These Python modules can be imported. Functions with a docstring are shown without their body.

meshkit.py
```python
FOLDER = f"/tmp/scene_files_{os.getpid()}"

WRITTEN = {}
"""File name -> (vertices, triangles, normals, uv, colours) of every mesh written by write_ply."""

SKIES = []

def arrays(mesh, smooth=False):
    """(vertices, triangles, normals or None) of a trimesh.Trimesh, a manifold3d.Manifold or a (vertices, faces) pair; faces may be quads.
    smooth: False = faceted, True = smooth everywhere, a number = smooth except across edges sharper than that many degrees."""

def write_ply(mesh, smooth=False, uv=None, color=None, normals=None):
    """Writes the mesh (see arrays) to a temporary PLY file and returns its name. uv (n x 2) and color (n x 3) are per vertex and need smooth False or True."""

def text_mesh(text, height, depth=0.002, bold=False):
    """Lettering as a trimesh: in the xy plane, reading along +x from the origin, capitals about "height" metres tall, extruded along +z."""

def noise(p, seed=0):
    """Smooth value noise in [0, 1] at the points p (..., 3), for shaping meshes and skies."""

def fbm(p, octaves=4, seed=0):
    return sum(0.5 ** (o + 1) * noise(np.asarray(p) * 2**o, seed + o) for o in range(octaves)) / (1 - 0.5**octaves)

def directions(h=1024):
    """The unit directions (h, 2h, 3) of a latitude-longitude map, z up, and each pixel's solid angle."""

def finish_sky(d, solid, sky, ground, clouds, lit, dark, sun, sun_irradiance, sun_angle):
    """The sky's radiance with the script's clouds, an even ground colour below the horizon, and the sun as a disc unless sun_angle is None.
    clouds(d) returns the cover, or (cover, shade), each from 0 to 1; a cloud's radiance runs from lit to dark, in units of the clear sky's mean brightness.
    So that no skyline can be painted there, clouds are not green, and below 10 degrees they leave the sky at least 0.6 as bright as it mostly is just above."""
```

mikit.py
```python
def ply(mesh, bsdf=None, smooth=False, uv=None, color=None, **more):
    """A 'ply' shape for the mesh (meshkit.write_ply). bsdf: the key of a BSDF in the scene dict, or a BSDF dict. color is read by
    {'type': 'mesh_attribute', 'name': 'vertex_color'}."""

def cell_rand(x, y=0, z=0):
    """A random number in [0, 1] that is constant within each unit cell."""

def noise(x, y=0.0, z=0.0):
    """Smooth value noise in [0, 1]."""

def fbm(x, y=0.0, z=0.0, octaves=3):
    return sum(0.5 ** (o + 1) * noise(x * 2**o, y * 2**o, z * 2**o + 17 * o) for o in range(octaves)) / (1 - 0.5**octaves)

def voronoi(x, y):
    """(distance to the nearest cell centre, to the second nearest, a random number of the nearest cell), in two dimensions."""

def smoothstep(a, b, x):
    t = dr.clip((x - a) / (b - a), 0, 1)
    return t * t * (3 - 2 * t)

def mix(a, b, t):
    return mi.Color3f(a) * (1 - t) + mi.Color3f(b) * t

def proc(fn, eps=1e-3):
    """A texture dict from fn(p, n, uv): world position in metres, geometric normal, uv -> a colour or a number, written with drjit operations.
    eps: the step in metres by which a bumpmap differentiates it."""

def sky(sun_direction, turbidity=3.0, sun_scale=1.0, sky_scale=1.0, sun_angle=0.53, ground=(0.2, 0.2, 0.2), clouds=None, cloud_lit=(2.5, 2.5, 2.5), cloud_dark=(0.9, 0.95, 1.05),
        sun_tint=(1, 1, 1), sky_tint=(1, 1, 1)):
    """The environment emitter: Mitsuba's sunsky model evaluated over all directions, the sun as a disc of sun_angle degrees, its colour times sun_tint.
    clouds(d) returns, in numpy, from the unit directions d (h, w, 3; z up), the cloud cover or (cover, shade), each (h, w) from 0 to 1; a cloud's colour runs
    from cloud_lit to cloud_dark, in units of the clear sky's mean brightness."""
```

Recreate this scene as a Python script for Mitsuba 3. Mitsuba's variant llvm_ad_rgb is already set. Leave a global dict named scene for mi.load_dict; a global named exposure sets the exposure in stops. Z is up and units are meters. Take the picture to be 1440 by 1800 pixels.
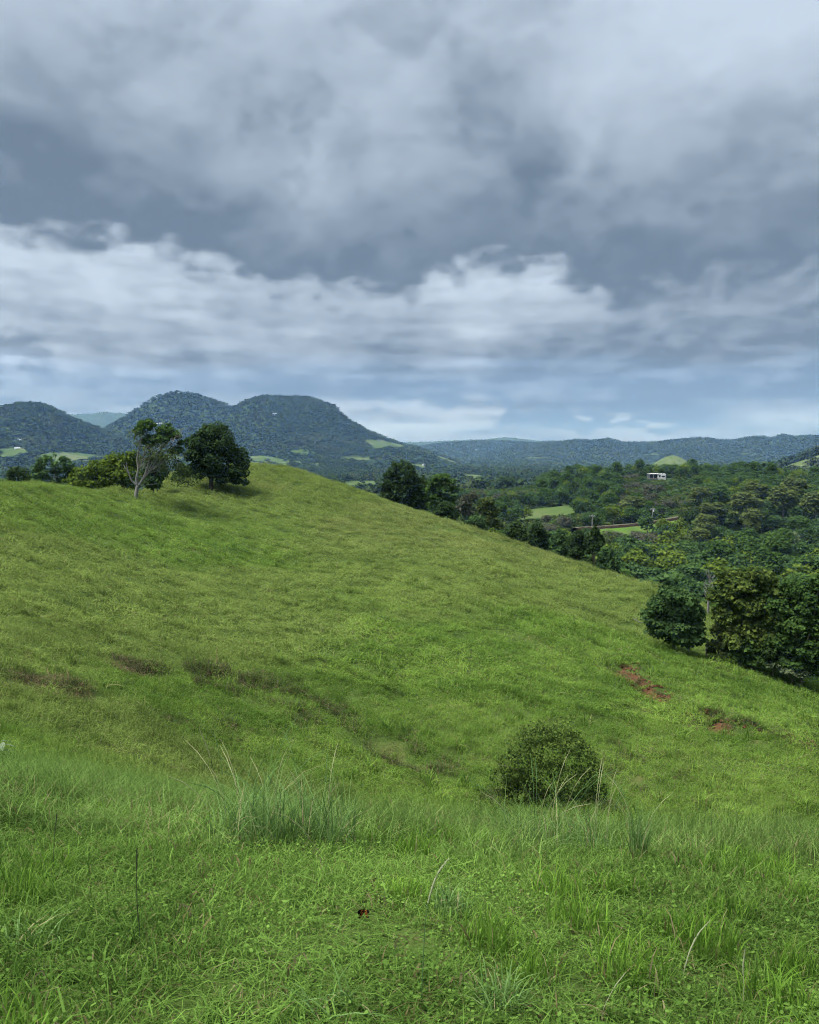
import math
import numpy as np, trimesh, mitsuba as mi, drjit as dr, mikit, meshkit
from mikit import ply, proc, noise, fbm, smoothstep, mix
from scipy.interpolate import RBFInterpolator
scene, labels = {}, {}
T = mi.ScalarTransform4f

# ------------------------------------------------------------------ camera, sky, exposure
F, HOR = 1444.0, 785.0                       # focal length and horizon row, in pixels of the 1440 x 1800 photograph
PITCH = math.atan((900 - HOR) / F)
FWD = np.array([0, math.cos(PITCH), -math.sin(PITCH)])
UP = np.array([0, math.sin(PITCH), math.cos(PITCH)])
exposure = 4.26
scene['camera'] = {'type': 'perspective', 'fov': 2 * math.degrees(math.atan(720 / F)), 'fov_axis': 'x',
                   'near_clip': 0.1, 'far_clip': 40000.0,
                   'to_world': T().look_at(origin=[0, 0, 0], target=FWD.tolist(), up=[0, 0, 1]),
                   'medium': {'type': 'ref', 'id': 'haze_air'}}


def sst(a, b, x):
    t = np.clip((x - a) / (b - a), 0, 1)
    return t * t * (3 - 2 * t)


def clouds(d):
    x, y, z = d[..., 0], d[..., 1], d[..., 2]
    az, el = np.degrees(np.arctan2(x, y)), np.degrees(np.arcsin(z))
    warp = np.stack([meshkit.fbm(d * 7.0 + 20.0 * k, 3, 50 + k) - 0.5 for k in range(3)], -1)
    dw = d + 0.075 * warp * np.array([1, 1, 0.6])

    def nz(sx, sz, o, seed, w=1):
        return meshkit.fbm((dw if w else d) * np.array([sx, sx, sz]) + 40.0, o, seed) - 0.5

    def billow(sx, sz, o, seed):
        return sum(0.55 ** k * np.abs(2 * meshkit.noise(dw * np.array([sx, sx, sz]) * 2 ** k + 31.0, seed + k) - 1) for k in range(o)) / sum(0.55 ** k for k in range(o))

    big, med, fine = nz(5.2, 4.2, 4, 1), nz(12, 13, 5, 7), nz(34, 42, 5, 13)
    streak, streak2 = nz(9, 60, 5, 21, 0), nz(24, 120, 4, 29, 0)
    bil, bil2 = billow(8, 9, 4, 33) - 0.42, billow(20, 30, 3, 39) - 0.42
    # the dark bank overhead and its ragged lower edge
    eb = np.interp(az, [-180, -60, -27, -23, -19, -14, -8, -3, 0, 3, 6, 9, 10.5, 12, 15, 20, 27, 60, 180],
                   [12.0, 12.4, 12.9, 12.5, 12.9, 11.6, 10.2, 10.1, 10.6, 12.0, 11.8, 11.9, 11.6, 9.9, 9.4, 9.8, 10.0, 10.5, 12])
    q = (el - eb) - 2.6 * med - 5.0 * fine - 0.8 * bil - 1.5 * streak2
    bank = sst(-1.2, 1.4, q)
    up = np.clip((el - eb) / 15.0, 0, 1.25)
    s_bank = 1.10 - 0.74 * up ** 1.05 + (0.25 + 0.45 * sst(0, 7, el - eb)) * (1.0 * big + 0.55 * med + 0.35 * bil + 0.20 * bil2 + 0.16 * (sst(-0.13, 0.11, bil + 0.5 * big + 0.35 * fine) - 0.5) + 0.08 * (sst(-0.12, 0.09, billow(13, 14, 4, 61) - 0.40 + 0.4 * med + 0.2 * fine) - 0.5)) + 0.22 * fine - 0.12 * sst(6, 16, az) * sst(0.6, 0.9, up)
    gap = np.exp(-((az + 5.6 - 0.35 * (el - 17) - 10 * med) / 1.6) ** 2 - ((el - 17.5) / 4.5) ** 2)
    gap2 = np.exp(-((az - 9.2 - 0.6 * (el - 17) - 12 * med) / 1.2) ** 2 - ((el - 18.5) / 3.0) ** 2)
    s_bank = s_bank - 0.28 * gap - 0.22 * gap2
    # the layered sky under it
    s_low = np.interp(el + 3 * streak + 2 * med, [0, 1.0, 1.8, 3.2, 4.6, 6.0, 7.4, 8.8, 11, 14], [0.62, 0.50, 0.76, 0.95, 0.88, 0.76, 0.64, 0.46, 0.16, 0.02])
    s_low = s_low + 0.9 * streak + 0.5 * streak2 + sst(2, 6, el) * (0.55 * med + 0.55 * bil + 0.25 * bil2) + 0.5 * fine
    s_low = s_low + 0.30 * sst(4, 15, az) * sst(4, 7, el) * (1 - 0.8 * sst(9.5, 11, el)) * (1 + 2 * med)
    cum = np.exp(-((az + 26) / 4.5) ** 2 - ((el - 5.9) / 1.4) ** 2) * sst(0.0, 0.2, -bil2 - bil)
    s_low = s_low - 0.5 * cum
    lowcu = sst(-0.05, 0.20, -bil2 - 0.5 * bil + 1.0 * fine) * np.exp(-((el - 2.3) / 1.1) ** 2) * (0.35 + 0.65 * sst(-18, -8, -np.abs(az + 3)))
    s_low = s_low - 0.42 * lowcu
    storm = sst(5.4, 7.4, az + 14 * fine + 6 * bil2) * (1 - sst(17, 23, az + 10 * med)) * sst(0.9, 1.5, el + 5 * streak2) * (1 - sst(2.6, 3.7, el - 0.05 * (az - 13) + 8 * med))
    s_low = np.clip(s_low, 0.0, 0.95) * (1 - storm) + 1.0 * storm
    shade = np.clip(s_low, 0, 1) * (1 - bank) + np.clip(s_bank, 0, 1) * bank
    blue = sst(0.3, 1.5, el) * (1 - sst(4.2, 6.6, el + 3 * streak)) * (1 - bank) * (1 - 0.8 * lowcu)
    cover = 1 - 0.08 * np.clip(np.maximum(blue, storm), 0, 1)
    # an overcast grows brighter evenly towards the zenith
    zen = sst(26, 75, el)
    shade = (0.33 + 0.67 * shade) * (1 - zen) + np.clip(0.02 + 0.4 * big, 0, 1) * zen
    return np.clip(cover, 0, 1), np.clip(shade, 0.0, 1.0)


SUN = np.array([-0.42, -0.16, 0.89])
scene['sky'] = mikit.sky(SUN, turbidity=3, sun_scale=0.30, sky_scale=1.0, sun_angle=30, ground=(0.06, 0.10, 0.04), clouds=clouds,
                         cloud_lit=(0.93, 1.09, 1.28), cloud_dark=(0.190, 0.260, 0.350), sky_tint=(0.33, 0.44, 0.61), sun_tint=(0.86, 1.0, 1.22))


def ray(px, py):
    d = np.array([(px - 720) / F, 0, 0]) + FWD + (900 - py) / F * UP
    return d / math.hypot(d[0], d[1])


def at(px, py, D):
    """the point at horizontal distance D metres towards a pixel of the photograph"""
    return ray(px, py) * D


def pxz(px, py, D):
    return at(px, py, D)


# ------------------------------------------------------------------ terrain as one height function
CREST = [(-260, 846, 80), (0, 850, 92), (130, 862, 100), (240, 868, 108), (300, 838, 128), (370, 828, 134), (450, 818, 140), (530, 832, 138), (600, 855, 134),
         (700, 889, 130), (800, 921, 124), (880, 949, 118), (1000, 984, 110), (1117, 1027, 102), (1190, 1052, 98), (1250, 1078, 95), (1330, 1130, 86), (1440, 1216, 74), (1700, 1400, 62)]
PTS = []
for px, py, D in CREST:
    c = at(px, py, D)
    PTS.append(c)
    PTS.append(np.array([*(c[:2] * (D + 12) / D), c[2] * (D + 12) / D - 1.7]))
    PTS.append(np.array([*(c[:2] * (D + 35) / D), c[2] * (D + 35) / D - 8.5]))
    PTS.append(np.array([*(c[:2] * (D + 85) / D), c[2] * (D + 85) / D - 27]))
for px, py, D in [(-260, 1250, 24), (-260, 1100, 40), (-260, 950, 62), (0, 1250, 24), (0, 1200, 30), (0, 1100, 42), (0, 1000, 58), (0, 900, 78),
                  (300, 1290, 28), (300, 1200, 36), (300, 1100, 52), (300, 1000, 74), (300, 900, 103),
                  (450, 1370, 25), (450, 1300, 31), (450, 1200, 42), (450, 1100, 57), (450, 1000, 80), (450, 900, 111), (450, 860, 126),
                  (720, 1400, 28), (720, 1300, 37), (720, 1200, 46), (720, 1100, 60), (720, 1000, 83), (720, 940, 106),
                  (965, 1420, 31), (965, 1300, 40), (965, 1200, 50), (965, 1100, 66), (965, 1020, 90),
                  (1185, 1430, 33), (1185, 1300, 43), (1185, 1200, 58), (1185, 1130, 76),
                  (1440, 1440, 35), (1440, 1370, 41), (1440, 1300, 50), (1700, 1500, 40)]:
    PTS.append(at(px, py, D))
for x, y, z in [(0, 0, -1.62), (0, -6, -0.9), (-9, -4, -0.9), (9, -4, -1.4), (0, -20, 0.5), (-30, -10, 0.0), (30, -10, -3.5), (-40, 10, -3.0), (45, 14, -14),
                (0, 2.5, -2.02), (0, 4.5, -2.5), (0, 6.5, -3.2), (0, 8.5, -4.15), (-2.6, 4.5, -2.35), (2.6, 4.5, -2.65), (-4.6, 8.2, -3.6), (4.6, 8.2, -4.4), (-3.5, 6.5, -2.85), (3.5, 6.5, -3.4),
                (0, 12, -6.2), (-5.5, 12, -5.0), (6.0, 12, -6.6), (0, 18, -9.1), (-8, 18, -6.9), (9, 18, -9.9), (9, 24, -12.2)]:
    PTS.append(np.array([x, y, z]))
PTS = np.array(PTS)
_rbf = RBFInterpolator(PTS[:, :2], PTS[:, 2], kernel='thin_plate_spline', smoothing=0.6)


def prof(cols):
    c = np.array(cols, float)
    return c[:, 0], c[:, 1]


RANGES = [  # distance, front width, back width, skyline (pixel column, row)
    (2900, 620, 700, [(-900, 790), (-500, 770), (-250, 740), (-100, 728), (0, 721), (45, 713), (75, 712), (95, 718), (130, 735), (170, 750), (215, 764), (260, 786), (330, 812), (500, 850)]),
    (3650, 800, 700, [(40, 850), (130, 790), (190, 752), (235, 730), (285, 704), (305, 698.5), (335, 697.5), (370, 704), (395, 713), (420, 719), (470, 745), (520, 780), (600, 850)]),
    (3350, 760, 700, [(280, 850), (340, 790), (390, 728), (413, 715), (440, 702), (465, 695), (500, 696), (545, 697), (562, 702), (585, 715), (612, 735), (645, 753), (680, 768), (705, 776), (740, 784), (790, 800), (860, 830)]),
    (2600, 360, 260, [(560, 850), (610, 806), (650, 790), (690, 781), (725, 786), (760, 797), (820, 830)]),
    (8600, 900, 900, [(-900, 770), (0, 748), (100, 736), (160, 731), (200, 730), (240, 732), (300, 742), (500, 776), (690, 778), (740, 777), (800, 774), (850, 772.5), (880, 769.5), (905, 770), (940, 775), (1100, 778), (2200, 778)]),
    (5600, 800, 900, [(640, 800), (690, 788), (760, 779), (800, 775), (860, 772), (930, 776), (1000, 778), (1440, 782), (2400, 782)]),
    (4700, 750, 900, [(740, 830), (830, 800), (900, 784), (955, 775), (985, 774), (1010, 770.5), (1035, 772), (1068, 769), (1092, 776), (1150, 775), (1190, 771.5), (1222, 769), (1255, 772), (1285, 772.5), (1310, 768), (1335, 766), (1352, 769), (1371, 763), (1390, 766.5), (1440, 766), (1700, 758), (2400, 770)]),
    (1650, 62, 70, [(1120, 850), (1145, 813), (1158, 806), (1170, 800), (1181, 798), (1192, 801), (1206, 808), (1225, 822), (1250, 850)]),
    (1350, 190, 260, [(1300, 860), (1345, 826), (1390, 812), (1440, 797), (1520, 780), (1700, 770), (2200, 800)]),
]


def base_valley(x, y, r):
    z = -44 - 0.006 * np.clip(r - 150, 0, 5000) - 6 * sst(700, 1500, r)
    q = np.stack([x * 0.004, y * 0.004, r * 0], -1)
    z = z + (meshkit.fbm(q + 9, 3, 3) - 0.5) * 10 * sst(250, 700, r)
    b0_, b1_ = at(1030, 929, 328), at(1200, 910, 385)
    bd_ = (b1_ - b0_)[:2]
    bl_ = np.linalg.norm(bd_)
    bd_ = bd_ / bl_
    al_, ac_ = (x - b0_[0]) * bd_[0] + (y - b0_[1]) * bd_[1], (x - b0_[0]) * bd_[1] - (y - b0_[1]) * bd_[0]
    kx, ky = at(1185, 830, 545)[:2]
    ca, sa = math.cos(-0.32), math.sin(-0.32)
    u, v = (x - kx) * ca - (y - ky) * sa, (x - kx) * sa + (y - ky) * ca
    z = z + 26.5 * np.exp(-0.5 * (np.where(u < 0, u / 125, u / 150) ** 2 + np.where(v < 0, v / 135, v / 120) ** 2))
    wb_ = np.exp(-((ac_ + 4) / 16.0) ** 2) * sst(-14, 0, al_) * (1 - sst(bl_, bl_ + 14, al_))
    z = z * (1 - wb_) + (b0_[2] + (b1_[2] - b0_[2]) * np.clip(al_ / bl_, 0, 1) - 1.1) * wb_
    z = z - 5.0 * np.exp(-((ac_ - 34) / 18.0) ** 2) * sst(-14, 0, al_) * (1 - sst(bl_, bl_ + 14, al_))
    return z


def ground(x, y, detail=True):
    x, y = np.asarray(x, float), np.asarray(y, float)
    sh = x.shape
    x, y = x.ravel(), y.ravel()
    r = np.hypot(x, y)
    near = np.full(x.shape, -200.0)
    k = r < 330
    if k.any():
        zz = _rbf(np.stack([x[k], y[k]], -1))
        rr = r[k]
        zz = zz - np.clip(rr - 190, 0, None) * 1.2
        if detail:
            q = np.stack([x[k], y[k], 0 * x[k]], -1)
            amp = sst(4, 16, rr) * 0.8 + 0.2
            zz = zz + amp * ((meshkit.fbm(q * 0.16 + 3, 3, 5) - 0.5) * 0.75 + (meshkit.fbm(q * np.array([0.55, 0.9, 1]) + 7, 2, 6) - 0.5) * 0.60 * sst(9, 20, rr) + (meshkit.noise(q * np.array([1.1, 1.7, 1]) + 2, 8) - 0.5) * 0.22 * sst(9, 20, rr))
            ua, va = x[k] * 0.90 + y[k] * -0.43, x[k] * 0.43 + y[k] * 0.90
            zz = zz + (meshkit.fbm(np.stack([ua * 0.11, va * 0.62, ua * 0], -1) + 4, 2, 9) - 0.5) * 0.75 * sst(11, 26, rr) * (1 - 0.6 * sst(100, 150, rr))
            for (cx, cy, tx, ty, L, Wd, h) in SLIPS:
                s, t = (x[k] - cx) * tx + (y[k] - cy) * ty, -(x[k] - cx) * ty + (y[k] - cy) * tx
                ed = t + 0.5 * np.sin(s * 1.3) + 0.25 * np.sin(s * 3.1 + 1)
                along = np.exp(-(s / L) ** 4)
                zz = zz - h * along * (1 - sst(-0.6, 0.5, ed)) * np.exp(-(np.minimum(ed, 0) / Wd) ** 2)
        near[k] = zz
    val = base_valley(x, y, r)
    px = 720 + F * math.cos(PITCH) * np.tan(np.clip(np.arctan2(x, np.maximum(y, 1e-6)), -1.35, 1.35))
    px = np.where(y > 0, px, np.where(x > 0, 6000, -6000))
    q = np.stack([x * 0.0022, y * 0.0022, 0 * x], -1)
    fold = 1 - 2 * np.abs(meshkit.fbm(q + 5, 4, 11) - 0.5)
    fold2 = meshkit.fbm(q * 3 + 2, 3, 12) - 0.5
    far = val.copy()
    for D, wf, wb, sky in RANGES:
        cx, cy = prof(sky)
        top = (HOR - np.interp(px, cx, cy)) / F * D - (12 if 2000 < D < 6000 else 0)
        f2 = D > 2000
        t = (r - D) / np.where(r < D, wf, wb)
        if f2:
            t = t + (fold - 0.8) * 0.55 * np.abs(t) ** 0.5 * np.sign(t)
        hgt = np.maximum(top - val, 0)
        zr = val + hgt * np.exp(-t * t * 1.1) * (1 + ((0.3 * fold2 + 0.55 * (fold - 0.72) * 1.4) * sst(0.03, 0.5, np.abs(t)) if f2 else 0))
        far = np.maximum(far, zr)
    m = np.maximum(near, far)
    m = m + np.log1p(np.exp(-np.clip(np.abs(near - far), 0, 60) / 1.2)) * 1.2 * (near > -150)
    return m.reshape(sh)


SLIPS = []


def hit(px, py, lo=2.0, hi=9500.0):
    """where the ray through a pixel first meets the ground"""
    d = ray(px, py)
    t = lo * (hi / lo) ** np.linspace(0, 1, 1500)
    p = d[None] * t[:, None]
    below = p[:, 2] < ground(p[:, 0], p[:, 1])
    i = int(np.argmax(below)) if below.any() else len(t) - 1
    a, b = t[max(i - 1, 0)], t[i]
    s = np.linspace(a, b, 30)
    p = d[None] * s[:, None]
    below = p[:, 2] < ground(p[:, 0], p[:, 1])
    return p[int(np.argmax(below)) if below.any() else -1]


def on_ground(p, lift=0.0):
    return np.array([p[0], p[1], float(ground(p[0], p[1])) + lift])


_s = []
for (pa, pb, L, Wd, h, tone) in [((1100, 1172), (1186, 1238), 0.62, 1.6, 0.75, 0), ((1225, 1250), (1300, 1280), 0.6, 1.0, 0.35, 0.75), ((1330, 1288), (1440, 1318), 0.65, 0.9, 0.4, 0.5),
                                 ((338, 1190), (470, 1202), 0.62, 1.7, 1.25, 1), ((20, 1200), (165, 1222), 0.62, 1.2, 0.5, 2), ((205, 1160), (275, 1190), 0.6, 1.0, 0.15, 2), ((640, 1300), (800, 1368), 0.6, 1.0, 0.25, 1)]:
    a, b = hit(*pa), hit(*pb)
    c, v = (a + b)[:2] / 2, (b - a)[:2]
    l = np.linalg.norm(v)
    _s.append((c[0], c[1], v[0] / l, v[1] / l, l * L, Wd, h, tone))
SLIPS = [s[:7] for s in _s]


def soil_mask(x, y):
    """(bare soil, dry grass) from 0 to 1 around the slips"""
    soil, dry = np.zeros_like(x), np.zeros_like(x)
    for (cx, cy, tx, ty, L, Wd, h, tone) in _s:
        s, t = (x - cx) * tx + (y - cy) * ty, -(x - cx) * ty + (y - cy) * tx
        ed = t + 0.5 * np.sin(s * 1.3) + 0.25 * np.sin(s * 3.1 + 1)
        m = np.exp(-(s / L) ** 4) * np.exp(-((ed + 0.15) / (0.42 + 0.35 * h)) ** 2)
        soil = np.maximum(soil, m * (1.0 if tone == 0 else 0.75 if tone < 1 else 0.0))
        if tone >= 0.5:
            dry = np.maximum(dry, np.exp(-(s / L) ** 4) * np.exp(-((ed + 0.6) / (1.0 + h)) ** 2) * (1.0 if tone == 2 else 0.5))
    return soil, dry


FIELDS = {}   # name -> polygon of world points


def fpoly(name, *pix):
    FIELDS[name] = np.array([hit(px, py, 150)[:2] for px, py in pix])


fpoly('pasture', (886, 906), (930, 898), (985, 892), (1020, 893), (1010, 903), (975, 914), (900, 918))
fpoly('pasture_001', (780, 838), (830, 836), (880, 842), (938, 852), (938, 862), (880, 856), (800, 850))
fpoly('pasture_002', (590, 853), (640, 846), (672, 850), (668, 868), (610, 868))
fpoly('pasture_003', (436, 800), (470, 803), (520, 812), (536, 816), (500, 822), (440, 818))
fpoly('pasture_004', (60, 806), (110, 796), (165, 797), (175, 806), (120, 816), (62, 816))
fpoly('pasture_007', (640, 775), (700, 780), (735, 786), (700, 790), (655, 788))
fpoly('pasture_008', (0, 790), (40, 788), (48, 796), (20, 804), (0, 804))
fpoly('pasture_009', (505, 794), (530, 790), (556, 797), (530, 801))


def in_poly(P, x, y):
    inside = np.zeros(np.shape(x), bool)
    j = len(P) - 1
    for i in range(len(P)):
        c = ((P[i, 1] > y) != (P[j, 1] > y)) & (x < (P[j, 0] - P[i, 0]) * (y - P[i, 1]) / (P[j, 1] - P[i, 1] + 1e-12) + P[i, 0])
        inside ^= c
        j = i
    return inside


def clearing(x, y, fields=True):
    """0 forest .. 1 open pasture, beyond the near hill"""
    r = np.hypot(x, y)
    q = np.stack([x, y, 0 * x], -1)
    n = meshkit.fbm(q * 0.0068 + 31, 3, 41) + 0.25 * (meshkit.fbm(q * 0.02 + 3, 2, 42) - 0.5)
    z = ground(x, y, False)
    low = 1 - sst(-52, -12, z)
    c = sst(0.60, 0.64, n) * low * sst(700, 1000, r)
    if fields:
        for P in FIELDS.values():
            c = np.maximum(c, in_poly(P, x, y) * 1.0)
    hx, hy = at(1181, 798, 1650)[:2]
    c = c * (1 - sst(4300, 5200, r))
    c = np.maximum(c, np.hypot(x - hx, y - hy) < 58)
    c = np.maximum(c, ((np.abs(r - 1330) < 90) & (x / np.maximum(y, 1) > 0.43) & (n > 0.40)) * 1.0)
    return c


fine_az = np.radians(np.arange(-35, 35.01, 0.16))
coarse = np.radians(np.concatenate([np.arange(-180, -35, 5.0), np.arange(40, 180, 5.0)]))
AZ = np.sort(np.concatenate([fine_az, coarse]))
rr = [0.25]
while rr[-1] < 10500:
    r0 = rr[-1]
    st = max(0.12, r0 * 0.03) if r0 < 20 else (0.65 if r0 < 150 else r0 * 0.021)
    rr.append(r0 + st)
R = np.array(rr)
GX, GY = R[:, None] * np.sin(AZ)[None], R[:, None] * np.cos(AZ)[None]
GZ = ground(GX, GY)
_soil, _dry = soil_mask(GX, GY)
_clr = clearing(GX, GY, False)
EL = np.maximum.accumulate(GZ / R[:, None], axis=0)          # skyline so far, per azimuth: used to leave out what no view could show


def visible_top(x, y, z):
    a, r = np.arctan2(x, y), np.hypot(x, y)
    ia = np.clip(np.searchsorted(AZ, a), 1, len(AZ) - 1)
    ir = np.clip(np.searchsorted(R, r) - 2, 0, len(R) - 1)
    return z / r > EL[ir, ia] - 0.0006


def terrain_piece(r0, r1, keep_az=None):
    i0, i1 = np.searchsorted(R, r0), np.searchsorted(R, r1)
    i1 = min(i1, len(R) - 1)
    n = len(AZ)
    ii, jj = np.meshgrid(np.arange(i0, i1), np.arange(n), indexing='ij')
    ii, jj = ii.ravel(), jj.ravel()
    if keep_az is not None:
        k = keep_az(AZ[jj])
        ii, jj = ii[k], jj[k]
    j2 = (jj + 1) % n
    q = np.stack([ii * n + jj, ii * n + j2, (ii + 1) * n + j2, (ii + 1) * n + jj], -1)
    f = np.vstack([q[:, [0, 2, 1]], q[:, [0, 3, 2]]])
    used, inv = np.unique(f, return_inverse=True)
    v = np.stack([GX.ravel(), GY.ravel(), GZ.ravel()], -1)[used]
    uv = np.stack([np.where(R[:, None] < 260, _dry, _clr).ravel(), _soil.ravel()], -1)[used]
    return (v, inv.reshape(f.shape)), uv


# ------------------------------------------------------------------ materials
def C(*c):
    return mi.Color3f(*c)


def add_bsdf(key, d):
    scene[key] = {**d, 'id': key} if False else d


def hill_soil(p, n, uv):
    a = fbm(p.x * 0.9, p.y * 0.9, p.z, 4)
    b = noise(p.x * 5.0, p.y * 5.0, p.z * 5)
    g = mix(C(0.040, 0.062, 0.018), C(0.075, 0.115, 0.026), a * 0.7 + b * 0.3)
    g = mix(g, C(0.12, 0.10, 0.045), smoothstep(0.62, 0.8, a) * 0.6)
    g = mix(g, mix(C(0.06, 0.045, 0.025), C(0.13, 0.095, 0.055), b), smoothstep(0.25, 0.7, uv.x + 0.5 * (a - 0.5)) * 0.75)
    s = mix(C(0.050, 0.028, 0.017), C(0.135, 0.066, 0.036), fbm(p.x * 3.2, p.y * 3.2, p.z * 3.2, 4))
    return mix(g, s, smoothstep(0.3, 0.62, uv.y + 0.55 * (a - 0.5)))


def valley_floor_col(p, n, uv):
    a = fbm(p.x * 0.02, p.y * 0.02, 0.0, 4)
    b = fbm(p.x * 0.16, p.y * 0.16, 0.0, 3)
    forest = mix(C(0.018, 0.034, 0.011), C(0.045, 0.068, 0.022), b)
    grass = mix(C(0.068, 0.098, 0.036), C(0.11, 0.14, 0.06), a)
    grass = mix(grass, C(0.05, 0.085, 0.025), smoothstep(0.58, 0.72, b) * 0.7)
    return mix(forest, grass, smoothstep(0.35, 0.65, uv.x))


def diffuse(fn):
    return {'type': 'twosided', 'bsdf': {'type': 'diffuse', 'reflectance': proc(fn) if callable(fn) else {'type': 'rgb', 'value': list(fn)}}}


scene['hill_clod'] = diffuse(lambda p, n, uv: mix(C(0.05, 0.028, 0.017), C(0.16, 0.08, 0.045), noise(p.x * 4, p.y * 4, p.z * 4)))
scene['hill_material'] = diffuse(hill_soil)
scene['valley_material'] = diffuse(valley_floor_col)


def grass_fn(dark, light, olive, amount):
    def fn(p, n, uv):
        a = fbm(p.x * 0.30, p.y * 0.30, 0.0, 3)
        b = fbm(p.x * 0.045 + 9, p.y * 0.06 + 4, 0.0, 3)
        h = noise(p.x * 1.7, p.y * 1.7, 3.0)
        c = mix(C(*dark), C(*light), dr.clip(0.12 + uv.x * 0.66 + (a - 0.5) * 1.1 + (h - 0.5) * 0.45, 0, 1))
        o = smoothstep(0.42, 0.62, b) * amount + smoothstep(80, 120, p.y) * 0.55 + smoothstep(-20, -45, p.x) * 0.3
        c = mix(c, C(*olive) * (0.75 + 0.5 * uv.x), dr.clip(o, 0, 0.85))
        c = mix(c, C(0.15, 0.115, 0.06), smoothstep(0.90, 0.905, uv.x) * smoothstep(0.45, 0.6, a) * 0.9)
        return mix(c, C(0.32, 0.28, 0.15), smoothstep(0.955, 0.965, uv.x) * 0.8)
    return fn


def thin(fn, trans=0.8, rough=0.55, spec=1.3):
    return {'type': 'principledthin', 'base_color': proc(fn) if callable(fn) else {'type': 'rgb', 'value': list(fn)}, 'roughness': rough, 'diff_trans': trans, 'eta': spec}


scene['meadow_blade'] = thin(grass_fn((0.036, 0.085, 0.014), (0.20, 0.345, 0.068), (0.18, 0.24, 0.08), 0.3), 0.75, 0.30, 1.6)
scene['dry_blade'] = thin(lambda p, n, uv: mix(C(0.12, 0.085, 0.05), C(0.33, 0.25, 0.15), uv.x), 0.5)
scene['lush_blade'] = thin(grass_fn((0.05, 0.12, 0.014), (0.20, 0.36, 0.05), (0.17, 0.27, 0.06), 0.2), 0.8, 0.32, 1.55)
scene['tall_blade'] = thin(grass_fn((0.07, 0.145, 0.026), (0.235, 0.37, 0.095), (0.24, 0.30, 0.10), 0.3), 0.7, 0.35, 1.55)
scene['slope_blade'] = thin(grass_fn((0.085, 0.160, 0.026), (0.225, 0.35, 0.064), (0.22, 0.265, 0.080), 0.5), 0.65, 0.42, 1.5)


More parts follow.
